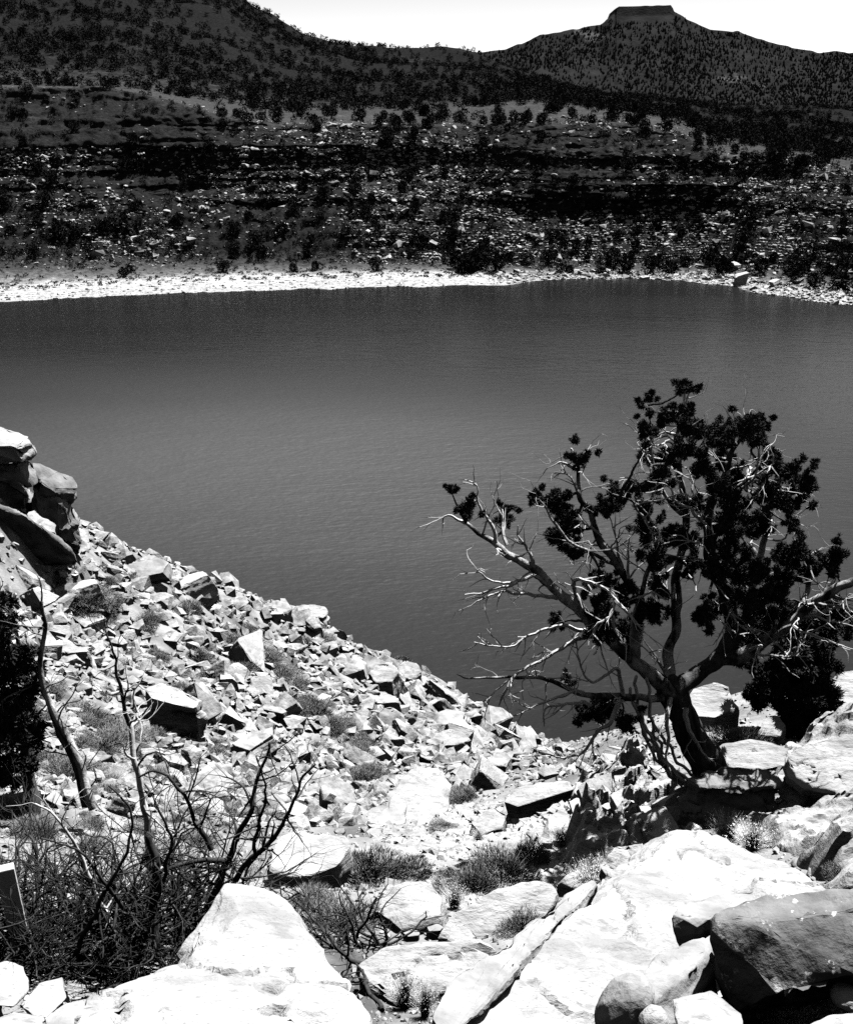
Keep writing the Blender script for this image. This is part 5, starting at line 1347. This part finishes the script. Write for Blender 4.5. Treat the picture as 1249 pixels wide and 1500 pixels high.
for (sx_, sy_, sr_) in SAGE_SPOTS:
    m = 3 if sr_ > 33 else 2
    for j in range(m):
        a = lr.uniform(0, 6.28); px, py = sx_ + math.cos(a) * sr_ * .5 * (j > 0), sy_ + 8 + math.sin(a) * sr_ * .35 * (j > 0)
        zone = 'on the upper talus' if py < 930 else ('in the grey strip through the middle of the talus' if px > 250 else 'in the scrubby left part of the talus')
        plant(sages_far, 'sagebrush', px, py, sr_ * lr.uniform(1.4, 2.3), 'fuzzy grey sage clump ' + zone, 'sagebrush', SGT + ' ' + zone, lr.uniform(.55, .8), k); k += 1
SCRUB = [(0, 1010), (120, 990), (250, 1050), (330, 1120), (430, 1180), (330, 1225), (200, 1225), (0, 1235)]
spots = list(zip(*scatter_px(84, TALUS, lr))) + list(zip(*scatter_px(44, SCRUB, lr)))
for i, (px, py) in enumerate(spots):
    if px > 560 and py < 1110: continue
    zone = 'on the upper talus' if py < 930 else ('in the grey strip through the middle of the talus' if px > 250 else 'in the scrubby left part of the talus')
    plant(sages_far, 'sagebrush', px, py, lr.uniform(26, 66), 'fuzzy grey sage clump ' + zone, 'sagebrush', SGT + ' ' + zone, lr.uniform(.5, .75), i)
plant(sages_far, 'dry_shrub', 590, 972, 34, 'spindly dry shrub standing against the water on the talus crest', 'shrub', None, 1.0, 1)
TG = 'tufts of dry grass'
for i, (px, py, wpx, hs, lab) in enumerate([
        (865, 1305, 66, 1.0, 'sunlit grass tuft below the dark fissured ledge'), (888, 1290, 50, 1.2, 'taller grass tuft behind the sunlit one at the ledge foot'), (845, 1300, 44, 1.0, 'small grass tuft at the layered slab end'),
        (1060, 1232, 70, .8, 'grass growing out of the juniper shadow behind the huge boulder'), (1100, 1245, 70, .8, 'grass tuft above the right shoulder of the huge boulder'),
        (1120, 1500, 80, .8, 'pale grass tuft in front of the stained block'), (1160, 1505, 70, .75, 'pale grass tuft beside another in the shadow of the stained block'),
        (592, 1478, 60, 1.3, 'dry grass tuft in the gap before the smooth white slab'), (622, 1490, 50, 1.5, 'leaning tuft of stiff grass next to the grey slab'),
        (665, 1330, 50, 1.0, 'grass tuft at the left foot of the sagebrush row'), (640, 1300, 30, .8, 'small grass tuft on the gravel left of the sagebrush row'), (1232, 1275, 46, 1.1, 'grass tuft at the right edge on the pale slope slab'),
        (820, 1240, 34, 1.2, 'grass tuft under the upright white rock'), (700, 1232, 30, .9, 'small grass tuft on the gravel below the low white slab')]):
    plant(tufts, 'grass_tuft', px, py, wpx * .8, lab, 'grass', TG, hs * .9, i)

# ------------------------------------------------------------------ trees of the far hillside
def far_tree_mesh(seed, n=900, h=1.0):
    l = np.random.default_rng(seed)
    lob = l.normal(0, 0.15, (6, 3)) * [1, 1, 1] + [0, 0, .48]
    which = l.integers(0, 6, n)
    d = sphere_dirs(n, l); c = lob[which] + d * (0.33 * l.uniform(.3, 1, n) ** .4)[:, None]
    c[:, 2] = np.clip(c[:, 2], 0.06, 1.1)
    V, f = leaf_tris(c, d + [0, 0, .3], (0.10 if n > 300 else 0.2) * l.uniform(.6, 1.3, n), 0.085 if n > 300 else 0.19, l)
    return V, f
ftm = []
for k in range(5):
    V, f = far_tree_mesh(900 + k); ftm.append(mesh_data('crown', V, [f], mats=[M['far_foliage']]))
b = Bag(); tube(b, [(0, 0, -.1), (0.02, 0, .25), (-.02, .02, .6)], [.05, .04, .02], 5)
V, f = b.arrays(); trunk_me = mesh_data('trunk', V, f, mats=[M['bark']])
def tree_points(n, klo, khi, pxlo, pxhi, thr=None):
    P, i, c = far_points(n, klo, khi, lr, pxlo, pxhi)
    return P
pts = []; 
def add(P, lo, hi, lab):
    for p in P: pts.append((p, lr.uniform(lo, hi), lab))
add(tree_points(34, 1.9, 2.8, 660, 1400), 2.2, 4.8, 'dark rounded bush above the far waterline')
add(tree_points(10, 1.8, 2.6, -150, 560), 2.0, 3.2, 'dark bush in the scrub strip behind the beach')
add(tree_points(170, 2.6, 5.0, -200, 1450), 1.2, 3.9, 'dark juniper on the lower rubble slope across the lake')
add(tree_points(90, 5.0, 7.0, -200, 1450), 1.2, 3.7, 'dark juniper between the two cliff bands across the lake')
add(tree_points(80, 6.9, 8.1, -200, 1450), 1.2, 3.7, 'dark juniper on the upper ledges across the lake')
add(tree_points(150, 8.0, 9.0, 300, 1450), 1.6, 3.8, 'juniper on the grassy bench above the cliffs')
add(tree_points(420, 8.6, 10.0, 860, 1500), 1.6, 3.8, 'juniper on the dark flats right of the bench')
hillp = far_points(13000, 8.9, 11.0, lr, -300, 1600)[0]
dn = fbm(hillp * [0.02, 0.012, 0.0], 3, 131)
hillp = hillp[lr.uniform(size=len(hillp)) < np.clip(0.66 + 0.55 * dn, 0.1, 1)]
add(hillp, 1.4, 3.3, 'juniper on the dark hillside')
sc = tree_points(3000, 2.5, 8.2, -300, 1550)
add(sc, .5, 1.5, 'dark shrub on the far slope')
# those that show largest are trees of their own
P = np.array([p[0] for p in pts]); hts = np.array([p[1] for p in pts])
qx, qy, qd = project(P)
seen = (qx > -10) & (qx < PW + 10) & (qy > 0) & (qy < 470)
big = np.where(seen, hts / qd, 0)
order = np.argsort(-big)
own = set(order[:290].tolist())
rest = Bag(); low = [far_tree_mesh(950 + k, 84) for k in range(6)]
for i, (p, h, lab) in enumerate(pts):
    wdt = h * lr.uniform(.8, 1.15)
    if i in own:
        o = bpy.data.objects.new('far_juniper', None); coll.objects.link(o); o.empty_display_size = .3
        o.location = tuple(p - [0, 0, .15]); o.scale = (wdt, wdt, h); o.rotation_euler = (0, 0, lr.uniform(0, 6.28))
        tag(o, lab, 'tree', lab.replace('dark ', '').replace('juniper', 'junipers', 1).replace('bush', 'bushes', 1))
        for nm, me in (('crown', ftm[i % 5]), ('trunk', trunk_me)):
            c = bpy.data.objects.new(nm, me); coll.objects.link(c); c.parent = o
    else:
        V, f = low[i % 6]; a = lr.uniform(0, 6.28); ca, sa = math.cos(a), math.sin(a)
        Q = V @ np.array([[ca, sa, 0], [-sa, ca, 0], [0, 0, 1]]) * [wdt, wdt, h] * 1.05 + p - [0, 0, .15]
        rest.add(Q, f)
V, f = rest.arrays()
o = put('hillside_forest', V, f, M['far_foliage'], loc=(0, 0, 0)); tag(o, 'dark junipers covering the far hill', 'forest', kind='stuff')
